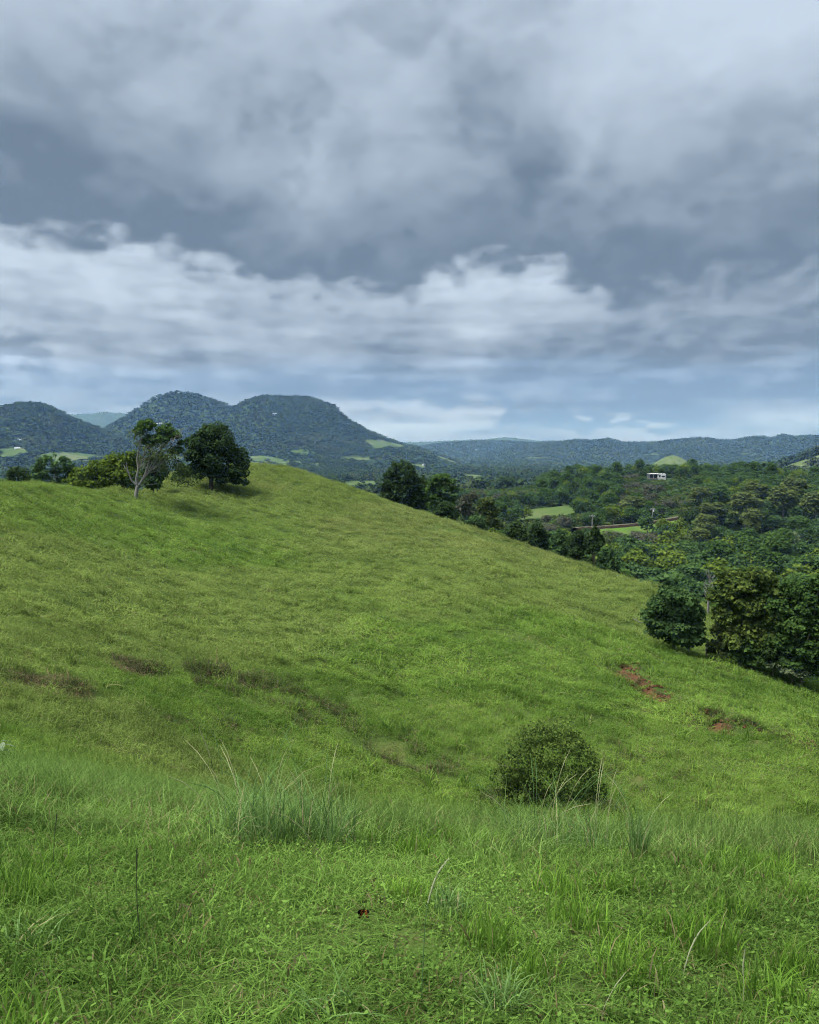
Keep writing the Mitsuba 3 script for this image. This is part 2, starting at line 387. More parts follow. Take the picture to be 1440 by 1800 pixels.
def flat_leaf(dark, light):
    def fn(p, n, uv):
        w = fbm(p.x * 0.35, p.y * 0.35, p.z * 0.35, 2)
        return mix(C(*dark), C(*light), dr.clip(uv.x * 0.75 + uv.y * 0.35 + (w - 0.5) * 0.8 - 0.1, 0, 1))
    return fn


LEAF = {'dark': ((0.020, 0.040, 0.014), (0.058, 0.098, 0.030)),
        'deep': ((0.026, 0.058, 0.020), (0.095, 0.165, 0.052)),
        'green': ((0.030, 0.065, 0.018), (0.085, 0.15, 0.035)),
        'lime': ((0.055, 0.095, 0.016), (0.155, 0.215, 0.035)),
        'olive': ((0.042, 0.066, 0.020), (0.125, 0.165, 0.048)),
        'grey': ((0.060, 0.066, 0.042), (0.13, 0.135, 0.092)),
        'bush': ((0.018, 0.042, 0.012), (0.155, 0.225, 0.050)),
        'mixed': ((0.032, 0.060, 0.016), (0.155, 0.205, 0.045)),
        'gum': ((0.045, 0.070, 0.022), (0.165, 0.205, 0.062)),
        'pale': ((0.085, 0.115, 0.058), (0.17, 0.21, 0.11))}
for k, (a, b) in LEAF.items():
    scene['leaf_' + k] = thin(flat_leaf(a, b), 0.6, 0.40, 1.45)


def far_leaf(p, n, uv):
    w = fbm(p.x * 0.013, p.y * 0.013, 0.0, 3)
    c = mix(C(0.028, 0.052, 0.020), C(0.050, 0.078, 0.029), dr.clip(uv.x * 0.5 + uv.y * 0.2 + (w - 0.5) * 1.3 + 0.15, 0, 1))
    return mix(c, C(0.075, 0.085, 0.04), smoothstep(0.55, 0.75, w) * 0.5)


scene['leaf_far'] = diffuse(far_leaf)


def bark(dark, light):
    def fn(p, n, uv):
        return mix(C(*dark), C(*light), fbm(p.x * 6, p.y * 6, p.z * 1.6, 3))
    return fn


scene['bark_dark'] = diffuse(bark((0.035, 0.027, 0.02), (0.09, 0.075, 0.06)))
scene['bark_pale'] = diffuse(bark((0.10, 0.092, 0.085), (0.27, 0.26, 0.245)))
scene['bark_brown'] = diffuse(bark((0.10, 0.085, 0.06), (0.26, 0.23, 0.18)))

# ------------------------------------------------------------------ ground pieces
m, uv = terrain_piece(0.2, 205)
scene['grassy_hill'] = ply(m, 'hill_material', smooth=True, uv=uv)
m, uv = terrain_piece(205, 2050)
scene['valley'] = ply(m, 'valley_material', smooth=True, uv=uv)
split = math.atan((735 - 720) / F)
m, uv = terrain_piece(2050, 6600, lambda a: a < split)
scene['mountain'] = ply(m, 'valley_material', smooth=True, uv=uv)
m, uv = terrain_piece(2050, 6600, lambda a: a >= split)
scene['distant_ridge'] = ply(m, 'valley_material', smooth=True, uv=uv)
m, uv = terrain_piece(6600, 10600)
scene['far_hills'] = ply(m, 'valley_material', smooth=True, uv=uv)
for k in ('grassy_hill', 'valley', 'mountain', 'distant_ridge', 'far_hills'):
    labels[k] = {'kind': 'structure'}
labels['grassy_hill']['label'] = 'green grassy hillside sloping down to the right'
labels['valley']['label'] = 'wooded valley floor beyond the hill'
labels['mountain']['label'] = 'forested bluish mountains on the left with a flat-topped summit'
labels['distant_ridge']['label'] = 'long low blue-green ridge on the right horizon'
labels['far_hills']['label'] = 'faint blue hills farthest away'


def pasture_col(p, n, uv):
    a = fbm(p.x * 0.03, p.y * 0.03, 0.0, 4)
    b = fbm(p.x * 0.25, p.y * 0.25, 0.0, 3)
    c = mix(C(0.048, 0.085, 0.026), C(0.085, 0.118, 0.042), a)
    c = mix(c, C(0.13, 0.14, 0.065), smoothstep(0.55, 0.75, a) * 0.7)
    return mix(c, C(0.06, 0.105, 0.025), smoothstep(0.6, 0.75, b) * 0.7)


scene['pasture_material'] = diffuse(pasture_col)
scene['dry_material'] = diffuse(lambda p, n, uv: mix(C(0.06, 0.08, 0.03), C(0.14, 0.14, 0.07), fbm(p.x * 0.15, p.y * 0.15, 0.0, 4)))
import shapely
for name, P in FIELDS.items():
    P = shapely.Polygon(P).buffer(0)
    size = math.sqrt(P.area)
    P = P.buffer(-size * 0.10).buffer(size * 0.10).segmentize(size * 0.05)
    q = np.array(P.exterior.coords)[:-1]
    c_ = q.mean(0)
    nn = meshkit.fbm(np.stack([q[:, 0], q[:, 1], q[:, 0] * 0], -1) * (3.0 / size), 3, 71) - 0.5
    q = c_ + (q - c_) * (1 + 0.35 * nn[:, None])
    rings, tri, k = [], [], len(q)
    for j in range(9):
        rings.append(c_ + (q - c_) * (j + 1) / 9)
    v2 = np.vstack([c_[None]] + rings)
    i_ = np.arange(k)
    n_ = (i_ + 1) % k
    tri.append(np.stack([0 * i_, 1 + i_, 1 + n_], -1))
    for j in range(8):
        a_, b_ = 1 + j * k, 1 + (j + 1) * k
        tri += [np.stack([a_ + i_, b_ + i_, b_ + n_], -1), np.stack([a_ + i_, b_ + n_, a_ + n_], -1)]
    zz = ground(v2[:, 0], v2[:, 1]) + 0.30 + 0.0008 * np.hypot(v2[:, 0], v2[:, 1])
    tri = np.vstack(tri)
    e1, e2 = v2[tri[:, 1]] - v2[tri[:, 0]], v2[tri[:, 2]] - v2[tri[:, 0]]
    flip = (e1[:, 0] * e2[:, 1] - e1[:, 1] * e2[:, 0]) < 0
    tri[flip] = tri[flip][:, ::-1]
    scene[name] = ply((np.column_stack([v2, zz]), tri), 'dry_material' if 'dry' in name else 'pasture_material', smooth=True)
    labels[name] = {'kind': 'structure'}

# ------------------------------------------------------------------ mesh helpers
class MB:
    """collects vertices, triangles and uv into one mesh"""
    def __init__(s):
        s.v, s.f, s.u, s.n = [], [], [], 0

    def add(s, v, f, uv=None):
        s.v.append(v)
        s.f.append(np.asarray(f) + s.n)
        s.u.append(np.zeros((len(v), 2)) + 0.5 if uv is None else uv)
        s.n += len(v)

    def tube(s, pts, rad, sides=6, u=0.5):
        p, rad = np.asarray(pts, float), np.asarray(rad, float)
        t = np.gradient(p, axis=0)
        t /= np.linalg.norm(t, axis=1, keepdims=True) + 1e-9
        a = np.cross(t, np.where(np.abs(t[:, 2:]) < 0.9, [[0, 0, 1.0]], [[1.0, 0, 0]]))
        a /= np.linalg.norm(a, axis=1, keepdims=True) + 1e-9
        b = np.cross(t, a)
        an = np.arange(sides) * 2 * math.pi / sides
        v = (p[:, None] + rad[:, None, None] * (np.cos(an)[None, :, None] * a[:, None] + np.sin(an)[None, :, None] * b[:, None])).reshape(-1, 3)
        i, j = np.meshgrid(np.arange(len(p) - 1), np.arange(sides), indexing='ij')
        q = np.stack([i * sides + j, i * sides + (j + 1) % sides, (i + 1) * sides + (j + 1) % sides, (i + 1) * sides + j], -1).reshape(-1, 4)
        f = np.vstack([q[:, [0, 1, 2]], q[:, [0, 2, 3]]])
        cap = np.array([[0, k + 1, k] for k in range(1, sides - 1)])
        s.add(v, np.vstack([f, cap, (len(p) - 1) * sides + cap[:, ::-1]]), np.full((len(v), 2), u))

    def box(s, lo, hi):
        b = trimesh.creation.box(bounds=[lo, hi])
        s.add(np.array(b.vertices), np.array(b.faces))

    def get(s):
        return np.vstack(s.v), np.vstack(s.f), np.vstack(s.u)

    def ply(s, bsdf, smooth=False, **k):
        v, f, u = s.get()
        if smooth not in (True, False):
            return ply(trimesh.Trimesh(v, f, process=False), bsdf, smooth=smooth, **k)
        return ply((v, f), bsdf, smooth=smooth, uv=u, **k)


def thing(key, label, cat, group=None, kind=None):
    labels[key] = {'label': label, 'category': cat}
    if group:
        labels[key]['group'] = group
    if kind:
        labels[key] = {'label': label, 'kind': kind}


_used = {}


def numbered(name):
    k = _used.get(name, 0)
    _used[name] = k + 1
    return name if k == 0 else f'{name}_{k:03d}'


# ------------------------------------------------------------------ foliage
def leaves(rng, cen, rad, n, size, flat=1.0, up=0.5, shell=0.55, sag=0.0, upbias=0.25, out=0.7, aspect=1.5, asp=None):
    """n leaf-clump quads spread through ellipsoidal lobes"""
    cen, rad = np.asarray(cen, float), np.asarray(rad, float)
    if rad.ndim == 1:
        rad = np.stack([rad, rad, rad * flat], -1)
    w = (rad[:, 0] * rad[:, 1]) ** 0.9
    k = rng.choice(len(cen), n, p=w / w.sum())
    d = rng.normal(size=(n, 3))
    d /= np.linalg.norm(d, axis=1, keepdims=True)
    d[:, 2] += upbias
    d /= np.linalg.norm(d, axis=1, keepdims=True)
    rr_ = shell + (1.06 - shell) * rng.random(n) ** 0.6
    p = cen[k] + d * rad[k] * rr_[:, None]
    nrm = d * out + np.array([0, 0, up]) + rng.normal(size=(n, 3)) * 0.45
    nrm /= np.linalg.norm(nrm, axis=1, keepdims=True)
    a = np.cross(nrm, rng.normal(size=(n, 3)))
    a /= np.linalg.norm(a, axis=1, keepdims=True) + 1e-9
    b = np.cross(nrm, a)
    s = size * (0.55 + 0.9 * rng.random(n))[:, None]
    a, b = a * s * 0.5 * aspect, b * s * 0.5
    fold = nrm * s * 0.22
    v = np.stack([p - a + fold, p + b - fold * 0.4, p + a + fold * 0.3, p - b - fold * 0.4], 1).reshape(-1, 3)
    i = np.arange(n)[:, None] * 4
    f = np.vstack([i + [0, 3, 1], i + [1, 3, 2]])
    lob = rng.random(len(cen))
    uv = np.stack([np.repeat(rng.random(n), 4), np.repeat(lob[k], 4)], -1)
    return v, f, uv


def lobes_round(rng, w, h, z0, n, r=0.30):
    """lobe centres over a rounded crown of width w and height h standing from z0"""
    d = rng.normal(size=(n, 3))
    d /= np.linalg.norm(d, axis=1, keepdims=True)
    k = 0.45 + 0.32 * rng.random(n)[:, None]
    c = d * k * np.array([w / 2, w / 2, h / 2]) + np.array([0, 0, z0 + h / 2])
    rad = (0.75 + 0.5 * rng.random(n)) * r * min(w, h * 1.1)
    return c, np.stack([rad, rad, rad * 0.8], -1)


def limbs(rng, b, base, fork, targets, r0, sides=6, bend=0.12, tip=0.25):
    """a trunk from base to fork and a bent limb to every target"""
    base, fork = np.asarray(base, float), np.asarray(fork, float)
    n = 5
    t = np.linspace(0, 1, n)[:, None]
    L = np.linalg.norm(fork - base)
    pts = base + (fork - base) * t + np.sin(t * math.pi) * rng.normal(size=(1, 3)) * L * 0.05
    rad = r0 * np.linspace(1.0, 0.72, n)
    rad[0] *= 1.35
    b.tube(pts, rad, sides + 2)
    for q in targets:
        q = np.asarray(q, float)
        v = q - fork
        L = np.linalg.norm(v)
        mid = fork + v * 0.5 + np.array([0, 0, 0.10 * L]) + rng.normal(size=3) * bend * L
        s = np.linspace(0, 1, 6)[:, None]
        c = (1 - s) ** 2 * fork + 2 * s * (1 - s) * mid + s * s * q
        rl = r0 * (0.32 + 0.2 * rng.random())
        b.tube(c, rl * np.linspace(1, tip, 6), sides - 1)


def crown(kind, seed, n, size):
    """(trunk mesh builder, crown mesh builder) of a valley tree about 1 m tall and as wide as its kind is; scaled per copy"""
    rng = np.random.default_rng(seed)
    t, c = MB(), MB()
    if kind == 'gum':
        nl = 26
        d = rng.normal(size=(nl, 3))
        d[:, 2] = np.where(d[:, 2] < -0.5, -d[:, 2], d[:, 2])
        d /= np.linalg.norm(d, axis=1, keepdims=True)
        cen = d * np.array([0.175, 0.175, 0.31]) * (0.72 + 0.33 * rng.random((nl, 1))) + np.array([0, 0, 0.58])
        rad = (0.085 + 0.045 * rng.random(nl))
        rad3 = np.stack([rad, rad, rad * 0.75], -1)
        limbs(rng, t, (0, 0, 0), (0.0, 0, 0.40), cen[5:15], 0.013, 5)
        c.add(*leaves(rng, cen, rad3, n, size, up=0.8, shell=0.45, upbias=0.35))
    elif kind == 'round':
        cen, rad = lobes_round(rng, 0.86, 0.72, 0.24, 16, 0.24)
        limbs(rng, t, (0, 0, 0), (0, 0, 0.3), cen[:6], 0.026, 5)
        c.add(*leaves(rng, cen, rad, n, size, up=0.55, shell=0.5, upbias=0.3))
    elif kind == 'flat':
        nl = 22
        a, q = rng.random(nl) * 6.28, np.sqrt(rng.random(nl)) * 0.52
        cen = np.stack([np.cos(a) * q, np.sin(a) * q, 0.86 - 0.9 * q ** 1.6 - 0.14 * rng.random(nl)], -1)
        rad = 0.13 + 0.09 * rng.random(nl)
        limbs(rng, t, (0, 0, 0), (0, 0, 0.35), cen[:8], 0.024, 5)
        c.add(*leaves(rng, cen, np.stack([rad, rad, rad * 0.3], -1), n, size, up=1.5, shell=0.3, upbias=0.4, out=0.35, aspect=1.8))
    elif kind == 'pine':
        cen, rad = [], []
        for h in np.linspace(0.24, 0.95, 9):
            w = 0.30 * (1 - ((h - 0.22) / 0.80) ** 1.7) + 0.02
            for j in range(max(3, int(7 * w / 0.3))):
                a = j * 2.4 + h * 37 + rng.random()
                cen.append([math.cos(a) * w * 0.75, math.sin(a) * w * 0.75, h + 0.02 * rng.normal()])
                rad.append([0.05 + w * 0.3, 0.05 + w * 0.3, 0.045])
        t.tube([(0, 0, 0), (0, 0, 0.5), (0, 0, 0.96)], [0.022, 0.014, 0.004], 6)
        for q in cen[::3]:
            t.tube([(0, 0, q[2] - 0.03), (q[0] * 0.6, q[1] * 0.6, q[2] - 0.02), q], [0.006, 0.004, 0.002], 4)
        c.add(*leaves(rng, cen, rad, n, size, up=0.8, shell=0.25, upbias=0.1, aspect=2.2))
    elif kind == 'shrub':
        cen, rad = lobes_round(rng, 1.3, 0.95, 0.02, 14, 0.28)
        limbs(rng, t, (0, 0, 0), (0, 0, 0.12), cen[:6], 0.02, 5)
        c.add(*leaves(rng, cen, rad, n, size, up=0.5, shell=0.5, upbias=0.4))
    return t, c


def grp(key, trunk, crown_, bark_key, leaf_key):
    scene[key] = {'type': 'shapegroup', 'trunk': trunk.ply(bark_key, smooth=True), 'crown': crown_.ply(leaf_key)}


def place(key, group, p, sx, sz, rot, tilt=(0, 0)):
    scene[key] = {'type': 'instance', 'shapegroup': {'type': 'ref', 'id': group},
                  'to_world': T().translate([float(x) for x in p]).rotate([1, 0, 0], float(tilt[0])).rotate([0, 1, 0], float(tilt[1])).rotate([0, 0, 1], float(rot)).scale([float(sx), float(sx), float(sz)])}


# ------------------------------------------------------------------ valley trees: chosen places first, then the woods
rng = np.random.default_rng(7)
KINDS = [('gum', 'olive'), ('gum', 'green'), ('round', 'deep'), ('round', 'green'), ('round', 'dark'), ('flat', 'deep'), ('flat', 'green'), ('pine', 'dark'), ('shrub', 'olive'), ('round', 'grey'), ('round', 'lime'), ('round', 'pale')]
PROTO = {}
for kind, leaf in KINDS:
    for var in range(2):
        key = f'{kind}_{leaf}_model_{var}'
        PROTO.setdefault((kind, leaf), []).append(key)
        nl = {'gum': 1900, 'round': 800, 'flat': 800, 'pine': 900, 'shrub': 500}[kind]
        sz = {'gum': 0.033, 'round': 0.058, 'flat': 0.062, 'pine': 0.035, 'shrub': 0.085}[kind]
        t_, c_ = crown(kind, 100 + 7 * len(PROTO) + var, nl, sz)
        grp(key, t_, c_, 'bark_pale' if kind == 'gum' else 'bark_brown', 'leaf_' + ('gum' if (kind, leaf) == ('gum', 'olive') else leaf))

WORD = {('gum', 'olive'): 'olive gum', ('gum', 'green'): 'green gum', ('round', 'deep'): 'round deep green tree', ('round', 'green'): 'round bright green tree',
        ('round', 'dark'): 'round dark tree', ('flat', 'deep'): 'layered dark green tree', ('flat', 'green'): 'layered mid green tree', ('pine', 'dark'): 'dark pointed conifer',
        ('shrub', 'olive'): 'low olive scrub bush', ('round', 'grey'): 'round greyish tree', ('round', 'lime'): 'round yellowish tree', ('round', 'pale'): 'pale silvery tree'}
NAME = {'gum': 'gum_tree', 'round': 'broadleaf_tree', 'flat': 'spreading_tree', 'pine': 'conifer', 'shrub': 'scrub_bush'}
CHOSEN = [  # column and row of the top, width in pixels, distance, kind, leaf, label
    (1234, 851, 36, 400, 'gum', 'olive', 'leftmost tall gum of the back row right of the house'),
    (1266, 849, 32, 410, 'gum', 'green', 'second tall gum of the back row right of the house'),
    (1312, 857, 52, 375, 'gum', 'olive', 'broad domed gum in the middle of the gum stand'),
    (1328, 843, 38, 420, 'gum', 'olive', 'gum rising behind the broad domed gum of the stand'),
    (1352, 847, 42, 430, 'gum', 'green', 'dark gum between the domed gum and the tallest pair'),
    (1379, 850, 46, 385, 'gum', 'olive', 'left gum of the tallest pair in the stand at right'),
    (1397, 834, 42, 410, 'gum', 'olive', 'highest gum of the whole stand at right'),
    (1436, 861, 44, 380, 'gum', 'olive', 'gum cut by the right edge of the photo'),
    (1414, 855, 36, 430, 'gum', 'green', 'narrow gum behind the rightmost gum'),
    (1253, 879, 44, 375, 'gum', 'olive', 'gum with a broad head in front of the back row'),
    (1321, 890, 36, 365, 'gum', 'olive', 'short gum under the broad domed gum'),
    (1242, 899, 38, 350, 'gum', 'olive', 'yellowish gum at the right end of the earth bank'),
    (1229, 923, 38, 330, 'gum', 'olive', 'lowest gum in front of the earth bank end'),
    (1406, 903, 36, 350, 'gum', 'green', 'slender gum in front of the tallest pair'),
    (1393, 936, 36, 300, 'round', 'pale', 'pale silvery round tree below the gum stand'),
    (1210, 888, 30, 375, 'gum', 'olive', 'gum standing just behind the earth bank end'),
    (1116, 869, 46, 385, 'gum', 'grey', 'lone olive-topped gum behind the earth bank'),
    (1197, 819, 23, 510, 'round', 'deep', 'round dark tree right beside the white house'),
    (1160, 817, 22, 575, 'round', 'green', 'tree showing above the roof of the white house'),
    (1131, 826, 22, 515, 'round', 'dark', 'dark tree at the left end of the white house'),
    (1272, 824, 46, 520, 'flat', 'deep', 'wide dark layered tree on the rise right of the house'),
    (1088, 826, 26, 540, 'round', 'dark', 'dark tree left of the house on the knoll top'),
    (1066, 828, 24, 560, 'round', 'olive', 'olive tree farthest left on the knoll top'),
    (886, 836, 44, 560, 'round', 'dark', 'tall dark tree right of the far bright pasture'),
    (948, 848, 36, 520, 'round', 'dark', 'dark tree at the right end of the far bright pasture'),
    (1010, 872, 34, 440, 'round', 'deep', 'dark round tree above the near bright pasture'),
]
PROTO[('gum', 'grey')] = PROTO[('gum', 'olive')]
PROTO[('round', 'olive')] = PROTO[('round', 'green')]
TREES = []      # x, y, ground z, width, height, kind, leaf, label or None, region
for px, py, w, D, kind, leaf, lab in CHOSEN:
    q = at(px, py, D)
    g = float(ground(q[0], q[1]))
    TREES.append([q[0], q[1], g, w * D / F * math.hypot(1, (px - 720) / F), q[2] - g, kind, leaf, lab, 'chosen'])


def jitter_grid(r0, r1, sp, a0=-27.5, a1=27.5):
    out, r = [], r0
    while r < r1:
        s = sp(r)
        m_ = int((math.radians(a1 - a0)) * r / s)
        a = math.radians(a0) + (np.arange(m_) + rng.random(m_)) / m_ * math.radians(a1 - a0)
        q = r + (rng.random(m_) - 0.5) * s
        out.append(np.stack([np.sin(a) * q, np.cos(a) * q], -1))
        r += s * 0.92
    return np.vstack(out)


# open views down to the pastures, the bank and the house: columns, lowest row, distance
KEEP = [(890, 960, 917, 375), (960, 1015, 904, 390), (770, 800, 852, 1100), (800, 880, 858, 1100), (880, 940, 863, 1100), (1137, 1180, 843, 512), (1178, 1214, 868, 500), (1050, 1200, 931, 330), (610, 670, 866, 1000)]
hx, hy = at(1158, 836, 515)[:2]
cand = jitter_grid(118, 640, lambda r: 5.4 + r * 0.005)
r_ = np.hypot(cand[:, 0], cand[:, 1])
near_z = _rbf(cand)
val_z = base_valley(cand[:, 0], cand[:, 1], r_)
gz = ground(cand[:, 0], cand[:, 1])
azd = np.degrees(np.arctan2(cand[:, 0], cand[:, 1]))
ok = (clearing(cand[:, 0], cand[:, 1]) < 0.3) & ((near_z - val_z < 15) | (r_ > 205)) & (np.hypot(cand[:, 0] - hx, cand[:, 1] - hy) > 15)
bank_a, bank_b = at(1026, 931, 325)[:2], at(1206, 911, 385)[:2]
bv = (bank_b - bank_a) / np.linalg.norm(bank_b - bank_a)
bn = np.array([bv[1], -bv[0]])
rel = cand - bank_a
along, across = rel @ bv, rel @ bn            # across > 0: towards the camera
ok &= ~((along > -4) & (along < np.linalg.norm(bank_b - bank_a) + 2) & (across > -6) & (across < 9))
chosen_xy = np.array([[t[0], t[1]] for t in TREES])
from scipy.spatial import cKDTree
dist, _ = cKDTree(chosen_xy).query(cand)
ok &= dist > 6
for (x, y), g, rq, a in zip(cand[ok], gz[ok], r_[ok], azd[ok]):
    u = rng.random()
    ppx = 720 + F * math.tan(math.radians(a))
    if rq < 290 and a > 4:
        kind, leaf = [('flat', 'deep'), ('flat', 'green'), ('round', 'deep'), ('round', 'lime'), ('round', 'olive'), ('flat', 'deep')][int(u * 6)]
        h, w = 10 + 4 * rng.random(), 11 + 4 * rng.random()
        if ppx > 1270 and u > 0.9:
            kind, leaf, h, w = 'gum', 'green', 16 + 3 * rng.random(), 9
    elif rq < 430 and ppx > 1215:
        kind, leaf = [('round', 'dark'), ('round', 'deep'), ('round', 'dark'), ('round', 'deep')][int(u * 4)]
        h, w = (12 + 5 * rng.random(), 7.5 + 2 * rng.random()) if kind == 'gum' else (5 + 3 * rng.random(), 8.0)
    elif rq < 520 and 1090 < ppx < 1230 and rq > 395:
        kind, leaf = [('shrub', 'olive'), ('round', 'grey'), ('shrub', 'olive'), ('round', 'deep'), ('round', 'grey')][int(u * 5)]
        h, w = 3.5 + 3 * rng.random(), 6 + 2 * rng.random()
    else:
        kind, leaf = [('round', 'deep'), ('round', 'green'), ('round', 'dark'), ('round', 'deep'), ('gum', 'green'), ('round', 'lime'), ('flat', 'deep'), ('round', 'olive')][int(u * 8)]
        h, w = 6 + 4 * rng.random(), 7 + 3.5 * rng.random()
        if kind == 'gum':
            h, w = h + 4, 7
        if ppx > 1215 and rq < 520:
            h = min(h, 7.0)
    if rq < 175 and a < 10:
        h *= 0.8
    fl = y * FWD[1] + g * FWD[2]
    bad = False
    for (kx0, kx1, ky1, kD) in KEEP:
        hw = w * F / fl / 2 * 0.8
        if rq < kD and kx0 - hw < ppx < kx1 + hw:
            zmax = -(ky1 - HOR) / F * rq / math.hypot(1, (ppx - 720) / F)
            if g + h > zmax:
                h = zmax - g
                kind, leaf = [('shrub', 'olive'), ('round', 'grey'), ('shrub', 'olive'), ('round', 'deep')][int(u * 977) % 4]
                bad |= h < 1.3
    if bad:
        continue
    w = min(w, h * (1.8 if kind != 'flat' else 2.0))
    rgn = ''
    rgn = ('in the gully wood' if rq < 290 else 'in the gum stand' if rq < 430 and ppx > 1215 else
           'left of the near pasture' if ppx < 890 else 'on the house knoll' if 890 <= ppx < 1260 else 'behind the gum stand')
    TREES.append([x, y, g - 0.2, w, h, kind, leaf, None, rgn])

# what is seen of each tree, from a painted-over mask of the picture (nearest first): hidden ones are left out
MS = 0.5
mask = np.zeros((900, 720), bool)


def project(x, y, z):
    f_, u_ = y * FWD[1] + z * FWD[2], y * UP[1] + z * UP[2]
    return 720 + F * x / f_, 900 - F * u_ / f_, f_


seen = []
gx, gy = np.meshgrid(np.arange(720), np.arange(900))
# the skyline of the near hill hides what lies under it
hk = R < 150
for t in sorted(TREES, key=lambda t: math.hypot(t[0], t[1])):
    x, y, z, w, h = t[:5]
    if not visible_top(np.array([x]), np.array([y]), np.array([z + h]))[0]:
        continue
    a = math.atan2(x, y)
    ia = min(max(int(np.searchsorted(AZ, a)), 1), len(AZ) - 1)
    lim = EL[max(int(np.searchsorted(R, math.hypot(x, y))) - 3, 0), ia] * math.hypot(x, y)
    zb = max(z + (0.3 * h if t[5] != 'shrub' else 0), lim)
    cx, cy, f_ = project(x, y, (zb + z + h) / 2)
    ax, ay = max(w * F / f_ / 2, 1) * MS, max((z + h - zb) * F / f_ / 2, 1) * MS
    x0, x1, y0, y1 = [int(v) for v in (cx * MS - ax, cx * MS + ax + 1, cy * MS - ay, cy * MS + ay + 1)]
    x0, y0, x1, y1 = max(x0, 0), max(y0, 0), min(x1, 720), min(y1, 900)
    if x1 <= x0 or y1 <= y0:
        continue
    e = ((gx[y0:y1, x0:x1] - cx * MS) / ax) ** 2 + ((gy[y0:y1, x0:x1] - cy * MS) / ay) ** 2 < 1
    vis = int((e & ~mask[y0:y1, x0:x1]).sum())
    mask[y0:y1, x0:x1] |= e & (((gx[y0:y1, x0:x1] - cx * MS) / ax) ** 2 + ((gy[y0:y1, x0:x1] - cy * MS) / ay) ** 2 < 0.8)
    seen.append((vis, t))
seen.sort(key=lambda s_: (s_[1][7] is None, -s_[0]))
single, rest = seen[:285], [s_ for s_ in seen[285:] if s_[0] > 0]
ORD = ['first', 'second', 'third', 'fourth', 'fifth', 'sixth', 'seventh', 'eighth', 'ninth', 'tenth', 'eleventh', 'twelfth']
said, sets = {}, {}
for i, (vis, t) in enumerate(single):
    sets.setdefault((WORD.get((t[5], t[6]), 'round olive tree'), t[8]), []).append(i)
for (wd, rgn), ids in sets.items():
    ids = [i for i in ids if single[i][1][7] is None]
    ids.sort(key=lambda i: math.hypot(*single[i][1][:2]))
    rows = max(1, min(3, round(len(ids) / 6)))
    for k, chunk in enumerate(np.array_split(np.array(ids, int), rows)):
        chunk = sorted(chunk, key=lambda i: single[i][1][0] / single[i][1][1])
        rname = {1: '', 2: ('front ', 'back ')[k % 2], 3: ('front ', 'middle ', 'back ')[k]}[rows]
        for j, i in enumerate(chunk):
            od = 'leftmost' if j == 0 else 'rightmost' if j == len(chunk) - 1 else ORD[min(j, 11)] + ' from left'
            said[i] = f"{wd}, {od} of its kind {rgn}" if not rname else f"{wd}, {od} in the {rname}row {rgn}"
            if len(ids) == 1:
                said[i] = f"the only {wd} {rgn}"
for i, (vis, t) in enumerate(single):
    x, y, z, w, h, kind, leaf, lab, rgn = t
    key = numbered(NAME[kind])
    g = PROTO[(kind, leaf)]
    wide = {'gum': 0.50, 'round': 1.0, 'flat': 1.2, 'pine': 0.7, 'shrub': 1.5}[kind]
    place(key, g[int(rng.integers(len(g)))], (x, y, z), w / wide, h, rng.random() * 360)
    thing(key, lab or said[i], 'bush' if kind == 'shrub' else 'tree', 'trees ' + rgn if not lab else 'trees that stand out in the valley')
for i, (vis, t) in enumerate(rest):
    x, y, z, w, h, kind, leaf, lab, rgn = t
    g = PROTO[(kind, leaf)]
    wide = {'gum': 0.50, 'round': 1.0, 'flat': 1.2, 'pine': 0.7, 'shrub': 1.5}[kind]
    place(f'valley_woods__{i + 1:04d}', g[int(rng.integers(len(g)))], (x, y, z), w / wide, h, rng.random() * 360)
labels['valley_woods'] = {'kind': 'stuff', 'label': 'many small trees filling the woods of the valley'}

r2 = np.random.default_rng(610)
for var in range(3):
    c_ = MB()
    cen, rad = lobes_round(r2, 1.2, 0.9, 0.0, 7, 0.28)
    c_.add(*leaves(r2, cen, rad, 70, 0.17, up=0.8, shell=0.5, upbias=0.5))
    scene[f'scrub_model_{var}'] = {'type': 'shapegroup', 'crown': c_.ply(('leaf_green', 'leaf_olive', 'leaf_deep')[var])}
cand = jitter_grid(200, 640, lambda r: 3.4 + r * 0.003)
al_, ac_ = (cand - bank_a) @ bv, (cand - bank_a) @ bn
ok = (clearing(cand[:, 0], cand[:, 1]) < 0.3) & (np.hypot(cand[:, 0] - hx, cand[:, 1] - hy) > 12) & ~((al_ > -6) & (al_ < 84) & (ac_ > -7) & (ac_ < 8))
ok &= (_rbf(cand) - base_valley(cand[:, 0], cand[:, 1], np.hypot(cand[:, 0], cand[:, 1])) < 8) | (np.hypot(cand[:, 0], cand[:, 1]) > 205)
zc = ground(cand[:, 0], cand[:, 1])
ok &= visible_top(cand[:, 0], cand[:, 1], zc + 2.5)
for i, ((x, y), z) in enumerate(zip(cand[ok], zc[ok])):
    h = 1.0 + 1.7 * r2.random()
    w = 2.2 + 2.2 * r2.random()
    place(f'undergrowth__{i + 1:05d}', f'scrub_model_{int(r2.integers(3))}', (x, y, z - 0.2), w, h, r2.random() * 360)
labels['undergrowth'] = {'kind': 'stuff', 'label': 'low scrub covering the ground between the valley trees'}

